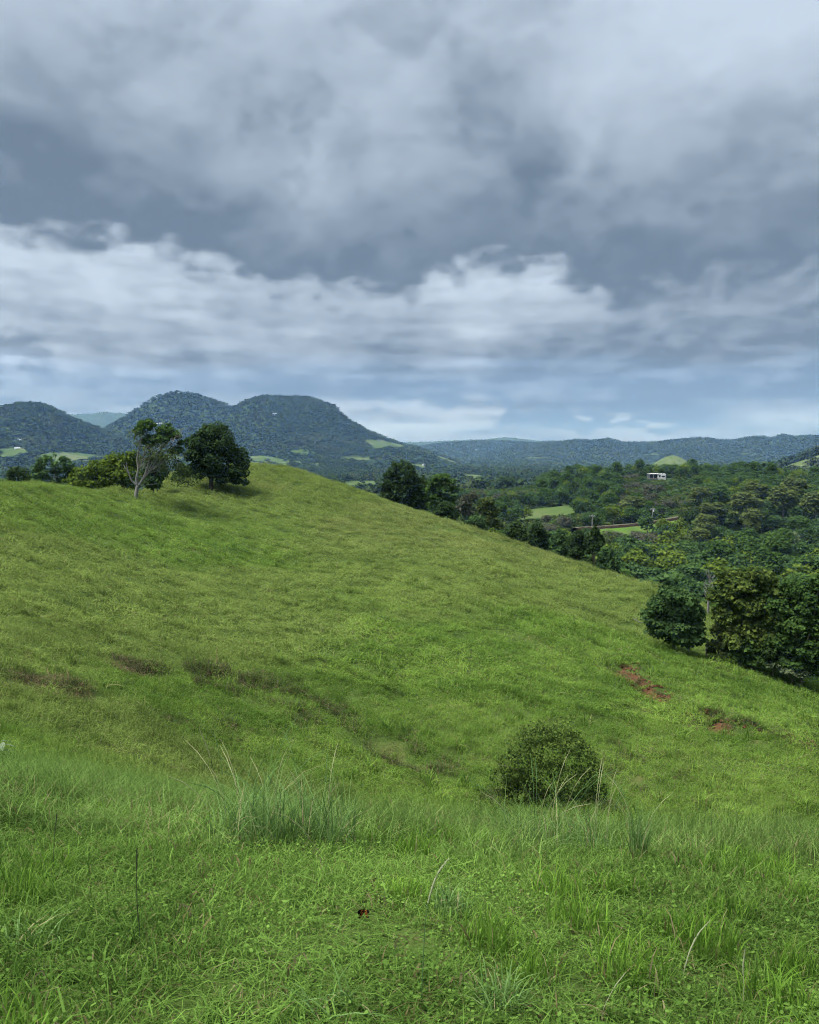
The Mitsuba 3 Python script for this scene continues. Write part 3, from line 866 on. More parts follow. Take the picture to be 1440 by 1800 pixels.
# the farther woods: light crowns, joined as stuff
for var in range(5):
    c_ = MB()
    r2 = np.random.default_rng(500 + var)
    cen, rad = lobes_round(r2, 0.9, 0.8, 0.2, 7, 0.26)
    c_.add(*leaves(r2, cen, rad, 90, 0.17, up=0.7, shell=0.55, upbias=0.45))
    scene[f'far_crown_model_{var}'] = {'type': 'shapegroup', 'crown': c_.ply('leaf_far')}
for var in range(4):
    r2 = np.random.default_rng(520 + var)
    c_ = MB()
    cen, rad = lobes_round(r2, 0.9, 0.8, 0.2, 4, 0.34)
    c_.add(*leaves(r2, cen, rad, 22, 0.34, up=0.8, shell=0.6, upbias=0.6))
    scene[f'farthest_crown_model_{var}'] = {'type': 'shapegroup', 'crown': c_.ply('leaf_far')}


def woods(name, model, nvar, cand, hmin, hmax, sparse, wide=1.0):
    x, y = cand[:, 0], cand[:, 1]
    z = ground(x, y)
    clr = clearing(x, y)
    keep = (clr < 0.35) | (rng.random(len(x)) < sparse)
    h = hmin + (hmax - hmin) * rng.random(len(x)) ** 1.5
    keep &= visible_top(x, y, z + h)
    n = 0
    for i in np.nonzero(keep)[0]:
        n += 1
        s = h[i] * wide * (0.85 + 0.4 * rng.random())
        scene[f'{name}__{n:05d}'] = {'type': 'instance', 'shapegroup': {'type': 'ref', 'id': f'{model}_{int(rng.integers(nvar))}'},
                                     'to_world': T().translate([float(x[i]), float(y[i]), float(z[i]) - 1.0]).rotate([0, 0, 1], float(rng.random() * 360)).scale([s, s, float(h[i])])}
    return n


c2 = jitter_grid(640, 2050, lambda r: 8.5 + r * 0.0035)
n2 = woods('far_woods', 'far_crown_model', 5, c2, 8, 17, 0.06)
c3 = jitter_grid(2050, 6200, lambda r: 8.3 + r * 0.0020)
n3 = woods('mountain_forest', 'farthest_crown_model', 4, c3, 6, 11, 0.03, 1.95)
labels['far_woods'] = {'kind': 'stuff', 'label': 'woods covering the valley floor in the middle distance'}
labels['mountain_forest'] = {'kind': 'stuff', 'label': 'forest covering the mountains and far ridge'}
print('trees', len(TREES), len(seen), len(rest), n2, n3)

# ------------------------------------------------------------------ single trees and bushes on and along the hill
def local(px, py, D):
    """a point on the ground there, the sideways direction, and metres per pixel"""
    b = at(px, py, D)
    d = b[:2] / np.linalg.norm(b[:2])
    return b, np.array([d[1], -d[0], 0.0]), np.array([d[0], d[1], 0.0]), D / F * math.hypot(1, (px - 720) / F)


def hero(name, label, base, D, lobes, leaf, n, size, bark_key='bark_dark', r0=0.2, fork=None, seed=1, flat=0.8, up=0.5, shell=0.5, depth=0.8, cat='tree', upbias=0.25, extra=None, ground_it=True, out=0.7, aspect=1.5, fill=3, nlimb=9):
    """a tree from the lobes of its crown, given as (column, row, half width, half height) in pixels at its own distance"""
    rg = np.random.default_rng(seed)
    b, side, away, mpp = local(base[0], base[1], D)
    if ground_it:
        b = on_ground(b, -0.05)
    ref = at(base[0], base[1], D)
    key = numbered(name)
    L = np.array(lobes, float)
    x0, x1 = (L[:, 0] - L[:, 2]).min(), (L[:, 0] + L[:, 2]).max()
    cx, W = (x0 + x1) / 2, (x1 - x0) / 2
    cen, rad = [], []
    for (px, py, rx, rz) in lobes:
        room = max(W * depth * math.sqrt(max(1 - ((px - cx) / W) ** 2, 0.05)) - rx * 0.6, 0.1)
        for j in range(fill):
            dd = 0 if j == 0 else (rg.random() * 2 - 1) * room
            sc = 1 if j == 0 else 0.85 - 0.25 * abs(dd) / (W * depth + 1e-6)
            cen.append(ref + side * ((px - base[0] + rg.normal() * rx * 0.12) * mpp) + away * dd * mpp + np.array([0, 0, (base[1] - py + rg.normal() * rz * 0.1) * mpp]))
            rad.append([rx * mpp * sc * 0.80, rx * mpp * sc * 0.80, rz * mpp * sc * 0.80])
    # smaller lobes break up the large ones
    big = list(zip(cen, rad))
    for c, r in big:
        for j in range(7):
            d = rg.normal(size=3)
            d /= np.linalg.norm(d)
            cen.append(c + d * np.array(r) * (0.85 + 0.3 * rg.random()))
            rad.append([q * (0.16 + 0.40 * rg.random() ** 1.5) for q in r])
    t, c = MB(), MB()
    fk = b + np.array([0, 0, 0.25 * (cen[0][2] - b[2])]) if fork is None else ref + side * (fork[0] - base[0]) * mpp + np.array([0, 0, (base[1] - fork[1]) * mpp])
    limbs(rg, t, b - np.array([0, 0, 0.2]), fk, [big[i][0] for i in rg.permutation(len(big))[:nlimb]], r0, 7)
    if extra:
        extra(t, ref, side, away, mpp, rg)
    c.add(*leaves(rg, cen, rad, n, size, up=up, shell=shell, upbias=upbias, out=out, aspect=aspect))
    scene[key + '__trunk'] = t.ply(bark_key, smooth=True)
    scene[key + '__crown'] = c.ply('leaf_' + leaf)
    thing(key, label, cat)
    return key


def pine_lobes(px, top, bottom, half, n=11, seed=3, power=1.5):
    rg, out = np.random.default_rng(seed), [(px, top + 4, 4, 6)]
    for k in range(n):
        f_ = (k + 1) / n
        y = top + (bottom - top) * f_
        w = half * math.sqrt(1 - (1 - min(f_ * 1.15, 1)) ** power)
        for s_ in ((-0.82, 0.02, 0.80) if k % 2 else (-0.5, 0.55, -0.9, 0.9)):
            out.append((px + s_ * w * 0.8 + rg.normal() * 1.2, y + abs(s_) * 3 + rg.normal() * 1.5, w * 0.30 + 3, (bottom - top) / n * 0.85))
    return out


# the dark domed tree on the hill
b0 = hit(371, 864)
D0 = float(np.hypot(*b0[:2]))
hero('broadleaf_tree', 'dark domed tree standing alone on the grassy hilltop', (371, 864), D0,
     [(384, 764, 20, 17), (368, 768, 22, 17), (396, 776, 17, 20), (352, 784, 20, 18), (372, 790, 30, 22), (400, 796, 20, 20), (345, 800, 18, 16), (374, 812, 32, 24), (412, 806, 20, 20), (426, 814, 13, 17), (336, 806, 11, 11), (350, 825, 18, 14),
      (380, 832, 26, 16), (405, 832, 20, 14), (424, 832, 11, 13), (412, 846, 13, 8), (427, 850, 8, 7), (352, 838, 11, 7), (390, 845, 14, 7)],
     'dark', 15000, 0.26, r0=0.34, fork=(371, 836), seed=11, shell=0.55, depth=0.8)


def pale_limbs(t, ref, side, away, mpp, rg):
    def P(px, py, d=0.0):
        return ref + side * (px - 240) * mpp + away * d + np.array([0, 0, (876 - py) * mpp])
    for pts, r in ([[(238, 880), (240, 868), (242, 856)], 0.27], [[(242, 857), (233, 848), (228, 832), (226, 818)], 0.13], [[(242, 857), (240, 845), (244, 832), (242, 812), (248, 792)], 0.17],
                   [[(243, 857), (250, 846), (262, 832), (276, 822), (292, 812)], 0.18], [[(250, 847), (256, 832), (262, 812), (266, 790)], 0.14], [[(258, 836), (270, 834), (280, 828)], 0.08],
                   [[(262, 832), (272, 815), (280, 796), (296, 780)], 0.10], [[(244, 830), (252, 815), (256, 790), (258, 768)], 0.10], [[(230, 838), (224, 828), (222, 822)], 0.06], [[(244, 858), (256, 855), (272, 853)], 0.05]):
        p = [P(x, y, rg.normal() * 0.25 if i > 1 else 0) for i, (x, y) in enumerate(pts)]
        q = np.array(p)
        s_ = np.linspace(0, len(q) - 1, 14)
        q = np.stack([np.interp(s_, np.arange(len(q)), q[:, k]) for k in range(3)], -1)
        q[1:-1] = (q[:-2] + 2 * q[1:-1] + q[2:]) / 4
        t.tube(q, r * np.linspace(1, 0.35 if r < 0.25 else 0.8, 14), 7)
    for _ in range(170):
        a = P(240 + 65 * rg.random(), 835 - 55 * rg.random(), rg.normal() * 1.2)
        t.tube([a, a + (rg.normal(size=3) * 0.25 + side * 0.3 + [0, 0, 0.45]), a + (rg.normal(size=3) * 0.4 + side * 0.7 + [0, 0, 0.85])], [0.03, 0.02, 0.01], 3)


b1 = hit(240, 876)
D1 = float(np.hypot(*b1[:2]))
key = hero('gum_tree', 'windswept tree with pale forked trunk and thin crown on the hill', (240, 876), D1,
           [(258, 760, 17, 9), (246, 768, 10, 8), (285, 768, 18, 9), (300, 776, 13, 8), (276, 782, 22, 10), (310, 788, 7, 5), (262, 785, 14, 10), (300, 800, 14, 8), (320, 783, 5, 4)],
           'green', 3600, 0.24, 'bark_pale', 0.10, (243, 856), 12, shell=0.35, depth=0.6, extra=pale_limbs, nlimb=4)
c = MB()
rg = np.random.default_rng(77)
bb, side, away, mpp = local(240, 876, D1)
cen = np.array([bb + side * (x - 240) * mpp + away * rg.normal() * 1.5 + np.array([0, 0, (876 - y) * mpp]) for x, y in [(250, 790), (264, 800), (275, 812), (290, 808), (260, 815), (300, 822), (312, 835), (284, 830), (305, 848), (322, 850), (245, 775), (282, 795)]])
c.add(*leaves(rg, cen, np.full((12, 3), [1.35, 1.35, 0.85]), 2600, 0.16, shell=0.1))
scene[key + '__thin_foliage'] = c.ply('leaf_olive')
labels[key + '__thin_foliage'] = {'label': 'sparse greyish twigs and leaves in the middle of the crown'}

Db = D1 + 9
hero('bush', 'yellow green rounded bush left of the pale-trunked tree', (185, 872), Db, [(204, 818, 26, 17), (226, 814, 18, 16), (182, 828, 26, 16), (160, 838, 26, 15), (142, 848, 16, 12), (198, 840, 32, 20), (222, 842, 20, 22), (170, 854, 30, 14), (205, 860, 26, 10)],
     'lime', 8000, 0.26, 'bark_brown', 0.14, (190, 868), 13, depth=0.7, cat='bush')
hero('bush', 'dark bush behind the pale-trunked tree', (270, 868), Db + 6, [(275, 815, 18, 14), (262, 830, 18, 18), (284, 836, 14, 16), (268, 850, 20, 14)], 'deep', 3000, 0.26, 'bark_brown', 0.12, None, 14, depth=0.7, cat='bush')
hero('bush', 'small dark bush between the pale-trunked tree and the domed tree', (324, 850), Db + 12, [(322, 826, 12, 14), (334, 832, 12, 12), (312, 840, 10, 9)], 'deep', 1300, 0.24, 'bark_brown', 0.1, None, 15, cat='bush')
hero('conifer', 'bushy grey-green conifers' [:-1] + ' at the left of the hill crest', (98, 880), Db + 14, pine_lobes(98, 809, 862, 34, 7, 4, 2.2) + [(75, 838, 12, 10), (122, 836, 10, 10)], 'deep', 4200, 0.22, seed=16, up=0.9, shell=0.2, aspect=2.4)
hero('conifer', 'low spiky conifer at the far left edge of the crest', (32, 880), Db + 10, pine_lobes(32, 830, 866, 20, 5, 5, 2.2), 'dark', 1500, 0.22, seed=17, up=0.9, shell=0.2, aspect=2.4)
hero('conifer', 'very small conifer just left of the bushy grey-green one', (54, 880), Db + 16, pine_lobes(54, 836, 866, 9, 5, 6, 2.0), 'dark', 700, 0.22, seed=18, up=0.9, shell=0.2, aspect=2.4)

# trees along the far edge of the hill, from left to right
hero('conifer', 'tall rounded dark pine beyond the middle of the crest', (708, 925), 158, pine_lobes(707, 808, 906, 41, 11, 7, 2.0), 'dark', 13000, 0.28, r0=0.26, seed=21, up=0.8, shell=0.2, aspect=2.6, fork=(708, 880))
hero('broadleaf_tree', 'bright green open-crowned tree right of the tall rounded pine', (776, 935), 150, [(776, 838, 20, 8), (765, 848, 18, 8), (792, 846, 14, 7), (756, 862, 14, 8), (782, 858, 22, 9), (800, 862, 12, 7), (770, 874, 22, 9), (795, 878, 16, 8), (762, 888, 14, 9)],
     'green', 4500, 0.30, 'bark_brown', 0.16, (774, 900), 22, flat=0.5, up=1.1, shell=0.3)
hero('broadleaf_tree', 'dark tree between the tall pine and the bright open-crowned tree', (742, 930), 160, [(742, 848, 12, 14), (736, 868, 16, 16), (748, 884, 16, 14), (730, 886, 14, 12)], 'dark', 2600, 0.3, seed=23)
hero('bush', 'dark bush at the foot of the bright open-crowned tree', (785, 930), 141, [(782, 892, 20, 14), (770, 902, 16, 12), (798, 904, 14, 12)], 'dark', 2200, 0.28, seed=24, cat='bush')
hero('bush', 'greyish half-bare thicket right of the bright open-crowned tree', (822, 945), 148, [(818, 880, 14, 14), (832, 876, 12, 14), (808, 896, 14, 14), (828, 900, 16, 16), (840, 912, 12, 10)], 'grey', 2300, 0.26, seed=25, shell=0.1, cat='bush', bark_key='bark_brown')
hero('gum_tree', 'olive gum right of the greyish thicket on the crest', (860, 960), 152, [(858, 882, 16, 10), (848, 896, 14, 12), (868, 898, 14, 12), (858, 914, 18, 14), (872, 924, 12, 12)], 'olive', 3000, 0.3, 'bark_brown', 0.15, seed=26)
hero('bush', 'dark green bush in front of the olive gum on the crest', (834, 950), 136, [(836, 916, 17, 13), (824, 924, 14, 10), (848, 930, 14, 10)], 'deep', 1900, 0.28, seed=27, cat='bush')
hero('bush', 'light green bush at the left end of the dark tree row', (872, 965), 132, [(870, 940, 17, 10), (888, 946, 14, 9), (858, 944, 10, 7)], 'lime', 1500, 0.26, seed=28, cat='bush', bark_key='bark_brown')
for i, (px, top, bot, hw, leaf, lab) in enumerate([(908, 912, 958, 22, 'dark', 'first dark tree from the left in the row below the crest'), (946, 916, 976, 22, 'dark', 'second dark tree from the left in the row below the crest'),
                                                   (985, 930, 990, 22, 'deep', 'third tree of the dark row, with a yellower top'), (1016, 932, 998, 20, 'dark', 'fourth tree of the dark row below the crest'),
                                                   (1044, 928, 1004, 20, 'dark', 'tallest pointed tree of the dark row below the crest'), (1070, 962, 1010, 20, 'deep', 'last rounded tree at the right end of the dark row')]):
    D = 129 - i * 3.5
    hero('broadleaf_tree', lab, (px, bot + 10), D, [(px, top + 11, hw * 0.5, 11), (px - hw * 0.35, top + 24, hw * 0.55, 13), (px + hw * 0.4, top + 26, hw * 0.55, 14), (px, top + 36, hw * 0.75, 14), (px - hw * 0.5, bot - 12, hw * 0.55, 12), (px + hw * 0.5, bot - 10, hw * 0.55, 12)],
         leaf, 3600, 0.25, 'bark_brown', 0.16, seed=40 + i)

# the right-hand slope
bR = hit(1186, 1141)
DR = float(np.hypot(*bR[:2]))
hero('broadleaf_tree', 'rounded deep green tree standing alone on the right slope', (1188, 1142), DR,
     [(1178, 1052, 24, 14), (1200, 1058, 24, 16), (1160, 1068, 24, 18), (1185, 1078, 34, 22), (1215, 1080, 22, 20), (1150, 1090, 18, 16), (1180, 1104, 36, 20), (1216, 1106, 22, 20), (1160, 1114, 26, 14), (1200, 1122, 30, 14), (1222, 1126, 14, 10)],
     'deep', 11000, 0.20, 'bark_pale', 0.12, (1182, 1118), 31, depth=0.85)
def foot(px, py):
    return float(np.hypot(*hit(px, py)[:2]))


hero('broadleaf_tree', 'large two-headed tree with yellow-green tops at the lower right', (1300, 1168), foot(1300, 1168),
     [(1283, 1038, 26, 18), (1328, 1032, 28, 18), (1306, 1046, 26, 18), (1276, 1062, 24, 20), (1344, 1056, 24, 22), (1312, 1072, 34, 22), (1280, 1092, 22, 20), (1346, 1090, 24, 22), (1316, 1108, 30, 22), (1290, 1128, 20, 18), (1340, 1122, 24, 20)],
     'mixed', 14000, 0.20, 'bark_pale', 0.15, (1296, 1112), 32, depth=0.7)
hero('broadleaf_tree', 'dark spreading tree at the lower right edge of the photo', (1405, 1204), foot(1405, 1206),
     [(1392, 1062, 26, 16), (1428, 1052, 26, 16), (1376, 1086, 26, 20), (1412, 1084, 32, 22), (1446, 1078, 26, 22), (1390, 1112, 34, 22), (1432, 1116, 32, 24), (1376, 1140, 28, 20), (1416, 1150, 36, 22), (1450, 1150, 26, 24), (1395, 1172, 30, 12), (1435, 1178, 26, 12)],
     'green', 13000, 0.22, 'bark_brown', 0.16, None, 33, depth=0.7)
hero('bush', 'light green leafy bush under the two-headed tree', (1322, 1174), foot(1322, 1176), [(1318, 1146, 20, 12), (1336, 1152, 16, 9), (1302, 1156, 16, 9), (1322, 1162, 20, 9)], 'green', 2000, 0.2, 'bark_brown', 0.08, None, 34, up=1.0, cat='bush')
hero('bush', 'dark bush in the shade right of the light leafy bush', (1360, 1186), foot(1360, 1188), [(1356, 1150, 18, 16), (1372, 1162, 16, 13), (1346, 1166, 16, 10)], 'dark', 1700, 0.2, 'bark_brown', 0.08, None, 35, cat='bush')
hero('bush', 'dry olive bush between the lone green tree and the two-headed tree', (1262, 1158), foot(1262, 1158), [(1262, 1112, 14, 14), (1270, 1130, 14, 14), (1254, 1138, 12, 12), (1274, 1148, 14, 9)], 'olive', 1600, 0.19, 'bark_brown', 0.07, None, 36, shell=0.15, cat='bush')
hero('bush', 'silver-leaved bush at the foot of the dark edge tree', (1392, 1200), foot(1392, 1203), [(1384, 1180, 18, 8), (1404, 1184, 16, 7), (1368, 1174, 14, 7)], 'pale', 1100, 0.17, 'bark_brown', 0.06, None, 37, up=1.2, cat='bush')


def crest(px):
    """distance of the near hill's skyline in a column"""
    ia = int(np.argmin(np.abs(AZ - math.atan((px - 720) / F / math.cos(PITCH)))))
    k = R < 175
    return float(R[k][int(np.argmax(GZ[k, ia] / R[k]))])


def dead_tree(label, base, top, D, w, seed, n=26):
    if D < 10:
        D = float(np.hypot(*hit(base[0], base[1] + 8)[:2]))
    else:
        D = crest(base[0]) + D
    rg = np.random.default_rng(seed)
    b, side, away, mpp = local(base[0], base[1], D)
    H = (base[1] - top) * mpp
    g = on_ground(b)
    t = MB()
    low = min(g[2], b[2])
    t.tube([[b[0], b[1], low - 0.2], b + [0, 0, H * 0.35], b + side * 0.1 * H + [0, 0, H * 0.7], b + [0, 0, H]], [0.14, 0.10, 0.06, 0.02], 6)
    s_ = MB()
    for k in range(n):
        h = H * (0.22 + 0.7 * rg.random())
        d = rg.normal(size=3) * [1, 1, 0.3] + [0, 0, 0.7]
        d /= np.linalg.norm(d)
        L = w * mpp * (0.5 + 0.6 * rg.random())
        p0 = b + np.array([0, 0, h])
        p1, p2 = p0 + d * L * 0.5 + rg.normal(size=3) * 0.06, p0 + d * L + np.array([0, 0, 0.25 * L])
        s_.tube([p0, p1, p2], [0.045, 0.03, 0.012], 4)
        for j in range(4):
            q = p1 + (p2 - p1) * rg.random()
            s_.tube([q, q + rg.normal(size=3) * L * 0.25 + [0, 0, 0.1]], [0.02, 0.008], 3)
    key = numbered('dead_tree')
    scene[key + '__trunk'], scene[key + '__branches'] = t.ply('bark_pale', smooth=True), s_.ply('bark_pale', smooth=True)
    thing(key, label, 'dead tree')


dead_tree('bare grey dead tree behind the lone green tree on the slope', (1245, 1072), 1016, 5, 13, 51)
dead_tree('left of two bare pale dead trees at the right edge', (1421, 1098), 1050, 14, 8, 52, 14)
dead_tree('right of two bare pale dead trees at the right edge', (1434, 1092), 1046, 16, 8, 53, 14)

# the bush in the dip in front
bB = hit(965, 1418)
DB = 31.0
hero('bush', 'big round bush growing in the dip behind the foreground grass', (965, 1428), DB,
     [(985, 1284, 30, 18), (940, 1290, 34, 20), (1010, 1302, 30, 22), (905, 1316, 30, 22), (960, 1318, 46, 30), (1026, 1338, 28, 26), (892, 1350, 24, 24), (935, 1360, 40, 30), (995, 1364, 44, 32), (1036, 1378, 28, 26), (920, 1396, 44, 22), (985, 1404, 50, 22), (1040, 1408, 28, 16), (895, 1388, 26, 18), (978, 1264, 10, 11), (1004, 1274, 9, 11), (948, 1270, 10, 9), (914, 1290, 9, 10), (876, 1332, 9, 12), (1048, 1344, 9, 14), (1034, 1312, 9, 10), (866, 1374, 9, 12), (1060, 1386, 9, 12)],
     'bush', 17000, 0.062, 'bark_brown', 0.06, (965, 1416), 38, depth=0.8, cat='bush', shell=0.45)

# ------------------------------------------------------------------ the house on the knoll
for k, c in {'white_wall': (0.60, 0.60, 0.59), 'dark_trim': (0.03, 0.03, 0.032), 'deck_wood': (0.12, 0.085, 0.06), 'roof_grey': (0.42, 0.43, 0.44), 'roof_red': (0.22, 0.09, 0.06)}.items():
    scene[k] = {'type': 'twosided', 'bsdf': {'type': 'principled', 'base_color': proc((lambda c: lambda p, n, uv: C(*c) * (0.85 + 0.3 * fbm(p.x * 1.3, p.y * 1.3, p.z * 1.3, 3)))(c)), 'roughness': 0.6}}
scene['window_glass'] = {'type': 'twosided', 'bsdf': {'type': 'principled', 'base_color': {'type': 'rgb', 'value': [0.02, 0.025, 0.03]}, 'roughness': 0.08, 'specular': 0.6}}


def part(key, boxes, bsdf, M):
    b = MB()
    for lo, hi in boxes:
        b.box(lo, hi)
    scene[key] = b.ply(bsdf, to_world=M)


def frame_at(p, deg):
    return T().translate([float(v) for v in p]).rotate([0, 0, 1], float(deg))


HP, hside, haway, hm = local(1141, 841, 512)
ang = math.degrees(math.atan2(hside[1], hside[0]))
M = frame_at(HP, ang + 6).scale([0.82, 0.82, 0.80])
H = 'house'
thing(H, 'flat-roofed white modern house on top of the wooded knoll', 'house')
part(H + '__wall', [((6.3, 0.6, 0), (11.8, 7.5, 3.1)), ((0.3, 3.0, 0), (6.3, 7.5, 3.3)), ((-0.1, 0.9, -6), (11.9, 7.6, 0))], 'white_wall', M)
part(H + '__roof', [((-1.0, 0.1, 3.30), (6.9, 7.9, 3.75)), ((6.9, 0.3, 3.1), (12.1, 7.9, 3.3))], 'white_wall', M)
part(H + '__window', [((7.0, 0.52, 0.9), (8.3, 0.60, 2.5))], 'dark_trim', M)
part(H + '__window_001', [((9.0, 0.52, 0.9), (11.3, 0.60, 1.9))], 'dark_trim', M)
part(H + '__window__pane', [((7.08, 0.49, 0.98), (8.22, 0.52, 2.42))], 'window_glass', M)
part(H + '__window_001__pane', [((9.08, 0.49, 0.98), (11.22, 0.52, 1.82))], 'window_glass', M)
part(H + '__door', [((1.0, 2.92, 0.05), (5.9, 3.0, 2.9))], 'window_glass', M)
for k in range(4):
    part(H + '__door__mullion' + (f'_{k:03d}' if k else ''), [((0.9 + 1.66 * k, 2.87, 0.05), (1.0 + 1.66 * k, 2.918, 2.9))], 'dark_trim', M)
labels[H + '__door'] = {'label': 'dark glazed doors in the shade of the veranda roof'}
part(H + '__post', [((-0.8, 0.4, 0), (-0.6, 0.6, 3.3))], 'white_wall', M)
part(H + '__post_001', [((3.0, 0.4, 0), (3.2, 0.6, 3.3))], 'white_wall', M)
part(H + '__deck', [((-1.2, -0.2, -0.35), (6.3, 0.9, -0.003)), ((-1.2, 0.9, -0.35), (-0.1, 7.6, -0.003))], 'deck_wood', M)
part(H + '__chimney', [((-3.4, 5.0, -3), (-3.0, 5.4, 3.6))], 'white_wall', M) if False else None
# a farm shed beside the far pasture and scattered far houses
FAR = [(805, 834, 1150, 13, 'roof_grey', 'white shed at the edge of the far bright pasture'), (483, 728, 3000, 16, 'white_wall', 'white house high on the flat-topped mountain'), (274, 745, 3050, 14, 'white_wall', 'left of two white houses halfway up the middle mountain'),
       (283, 744.5, 3080, 10, 'white_wall', 'right of two white houses halfway up the middle mountain'), (37, 774, 2700, 13, 'white_wall', 'white house on the lower slope of the leftmost mountain'), (31, 789, 2350, 12, 'roof_grey', 'pale house among the pastures at far left'),
       (178, 820, 2000, 12, 'roof_grey', 'pale house below the pastures left of the pale-trunked tree'), (579, 821, 1500, 10, 'white_wall', 'white house in the valley right of the hilltop'), (748, 818, 1700, 14, 'roof_grey', 'grey roofed house in the valley left of the far bright pasture'),
       (880, 812, 1900, 16, 'white_wall', 'white house in the valley trees left of centre'), (917, 822, 1600, 14, 'roof_red', 'red roofed house in the valley trees'), (934, 813, 1900, 13, 'roof_grey', 'left of two grey houses in the far valley'),
       (973, 819, 1700, 16, 'roof_grey', 'right of two grey houses in the far valley'), (1067, 809, 2300, 24, 'white_wall', 'long white shed below the far ridge'), (838, 790, 3900, 16, 'white_wall', 'tiny white house at the foot of the far ridge'), (512, 818, 1560, 9, 'white_wall', 'tiny white cabin just right of the hilltop')]
for px, py, D, w, wallm, lab in FAR:
    p, sd, aw, mp = local(px, py, D)
    g = hit(px, py + 1.5, 200)
    if abs(np.hypot(*g[:2]) - D) < 0.6 * D:
        p = g
    p = on_ground(p)
    key = numbered('farmhouse')
    Mh = frame_at(p - np.array([0, 0, 0.5]), math.degrees(math.atan2(sd[1], sd[0])) + 12)
    part(key + '__wall', [((-w / 2, 0, -2), (w / 2, 8, 4.2))], 'white_wall', Mh)
    rf = MB()
    v = np.array([[-w / 2 - .6, -.7, 4.1], [w / 2 + .6, -.7, 4.1], [w / 2 + .6, 8.7, 4.1], [-w / 2 - .6, 8.7, 4.1], [-w / 2 - .2, 4, 6.6], [w / 2 + .2, 4, 6.6]])
    rf.add(v, np.array([[0, 1, 5], [0, 5, 4], [2, 3, 4], [2, 4, 5], [1, 2, 5], [3, 0, 4], [0, 2, 1], [0, 3, 2]]))
    scene[key + '__roof'] = rf.ply(wallm if wallm != 'white_wall' else 'roof_grey', to_world=Mh)
    part(key + '__window', [((-w / 4, -0.08, 1.2), (-w / 4 + 2, -0.003, 2.6))], 'window_glass', Mh)
    part(key + '__window_001', [((w / 4 - 1, -0.08, 1.2), (w / 4 + 1, -0.003, 2.6))], 'window_glass', Mh)
    thing(key, lab, 'house')

# ------------------------------------------------------------------ the earth bank, its verge, the power poles
def strip(path, prof_, bsdf, key, ends=True):
    b = MB()
    path = np.asarray(path, float)
    t = np.gradient(path, axis=0)
    t[:, 2] = 0
    t /= np.linalg.norm(t, axis=1, keepdims=True)
    nrm = np.stack([t[:, 1], -t[:, 0], t[:, 0] * 0], -1)
    k = len(prof_)
    v = (path[:, None] + nrm[:, None] * np.array(prof_)[None, :, :1] + np.array([0, 0, 1.0]) * np.array(prof_)[None, :, 1:]).reshape(-1, 3)
    i, j = np.meshgrid(np.arange(len(path) - 1), np.arange(k - 1), indexing='ij')
    q = np.stack([i * k + j, (i + 1) * k + j, (i + 1) * k + j + 1, i * k + j + 1], -1).reshape(-1, 4)
    v += np.random.default_rng(9).normal(size=v.shape) * 0.05
    b.add(v, np.vstack([q[:, [0, 1, 2]], q[:, [0, 2, 3]]]))
    scene[key] = b.ply(bsdf, smooth=True)


s_ = np.linspace(-0.05, 1.08, 60)
ba, bb2 = at(1030, 929, 328), at(1200, 910, 385)
path = ba + (bb2 - ba) * s_[:, None]
path[:, :2] += np.array([bn])[0] * (np.sin(s_ * 3.1)[:, None] * 2.5 - 1)
path[:, 2] -= 1.2 * np.sin(np.clip(s_, 0, 1) * math.pi) * 0.4
scene['bank_earth'] = diffuse(lambda p, n, uv: mix(C(0.025, 0.018, 0.013), C(0.065, 0.045, 0.033), fbm(p.x * 0.8, p.y * 0.8, p.z * 2.5, 3)))
scene['bank_top'] = diffuse(lambda p, n, uv: mix(C(0.075, 0.085, 0.045), C(0.13, 0.12, 0.08), fbm(p.x * 0.5, p.y * 0.5, 0.0, 3)))
scene['bank_grass'] = diffuse(lambda p, n, uv: mix(mix(C(0.06, 0.11, 0.025), C(0.11, 0.155, 0.045), fbm(p.x * 0.2, p.y * 0.2, 0.0, 3)), C(0.07, 0.15, 0.02), smoothstep(0.5, 0.7, noise(p.x * 0.6, p.y * 0.6, p.z * 0.6))))
strip(path, [(-5.0, -4.0), (-3.0, 0.22), (-0.4, 0.26), (0.0, 0.18), (0.35, -0.6), (0.5, -0.8)], 'bank_earth', 'earth_bank')
strip(path, [(-3.0, 0.30), (-0.5, 0.34)], 'bank_top', 'bank_track')
strip(path, [(0.38, -0.62), (2.0, -0.95), (5.0, -1.7), (9.0, -3.2), (12.0, -6.0)], 'bank_grass', 'grass_verge')
for k, l in (('earth_bank', 'low dark brown earth bank beyond the gully wood'), ('bank_track', 'narrow track along the top of the earth bank'), ('grass_verge', 'bright green grass slope in front of the earth bank')):
    labels[k] = {'kind': 'structure', 'label': l}
scene['pole_wood'] = diffuse(bark((0.16, 0.15, 0.14), (0.33, 0.32, 0.30)))
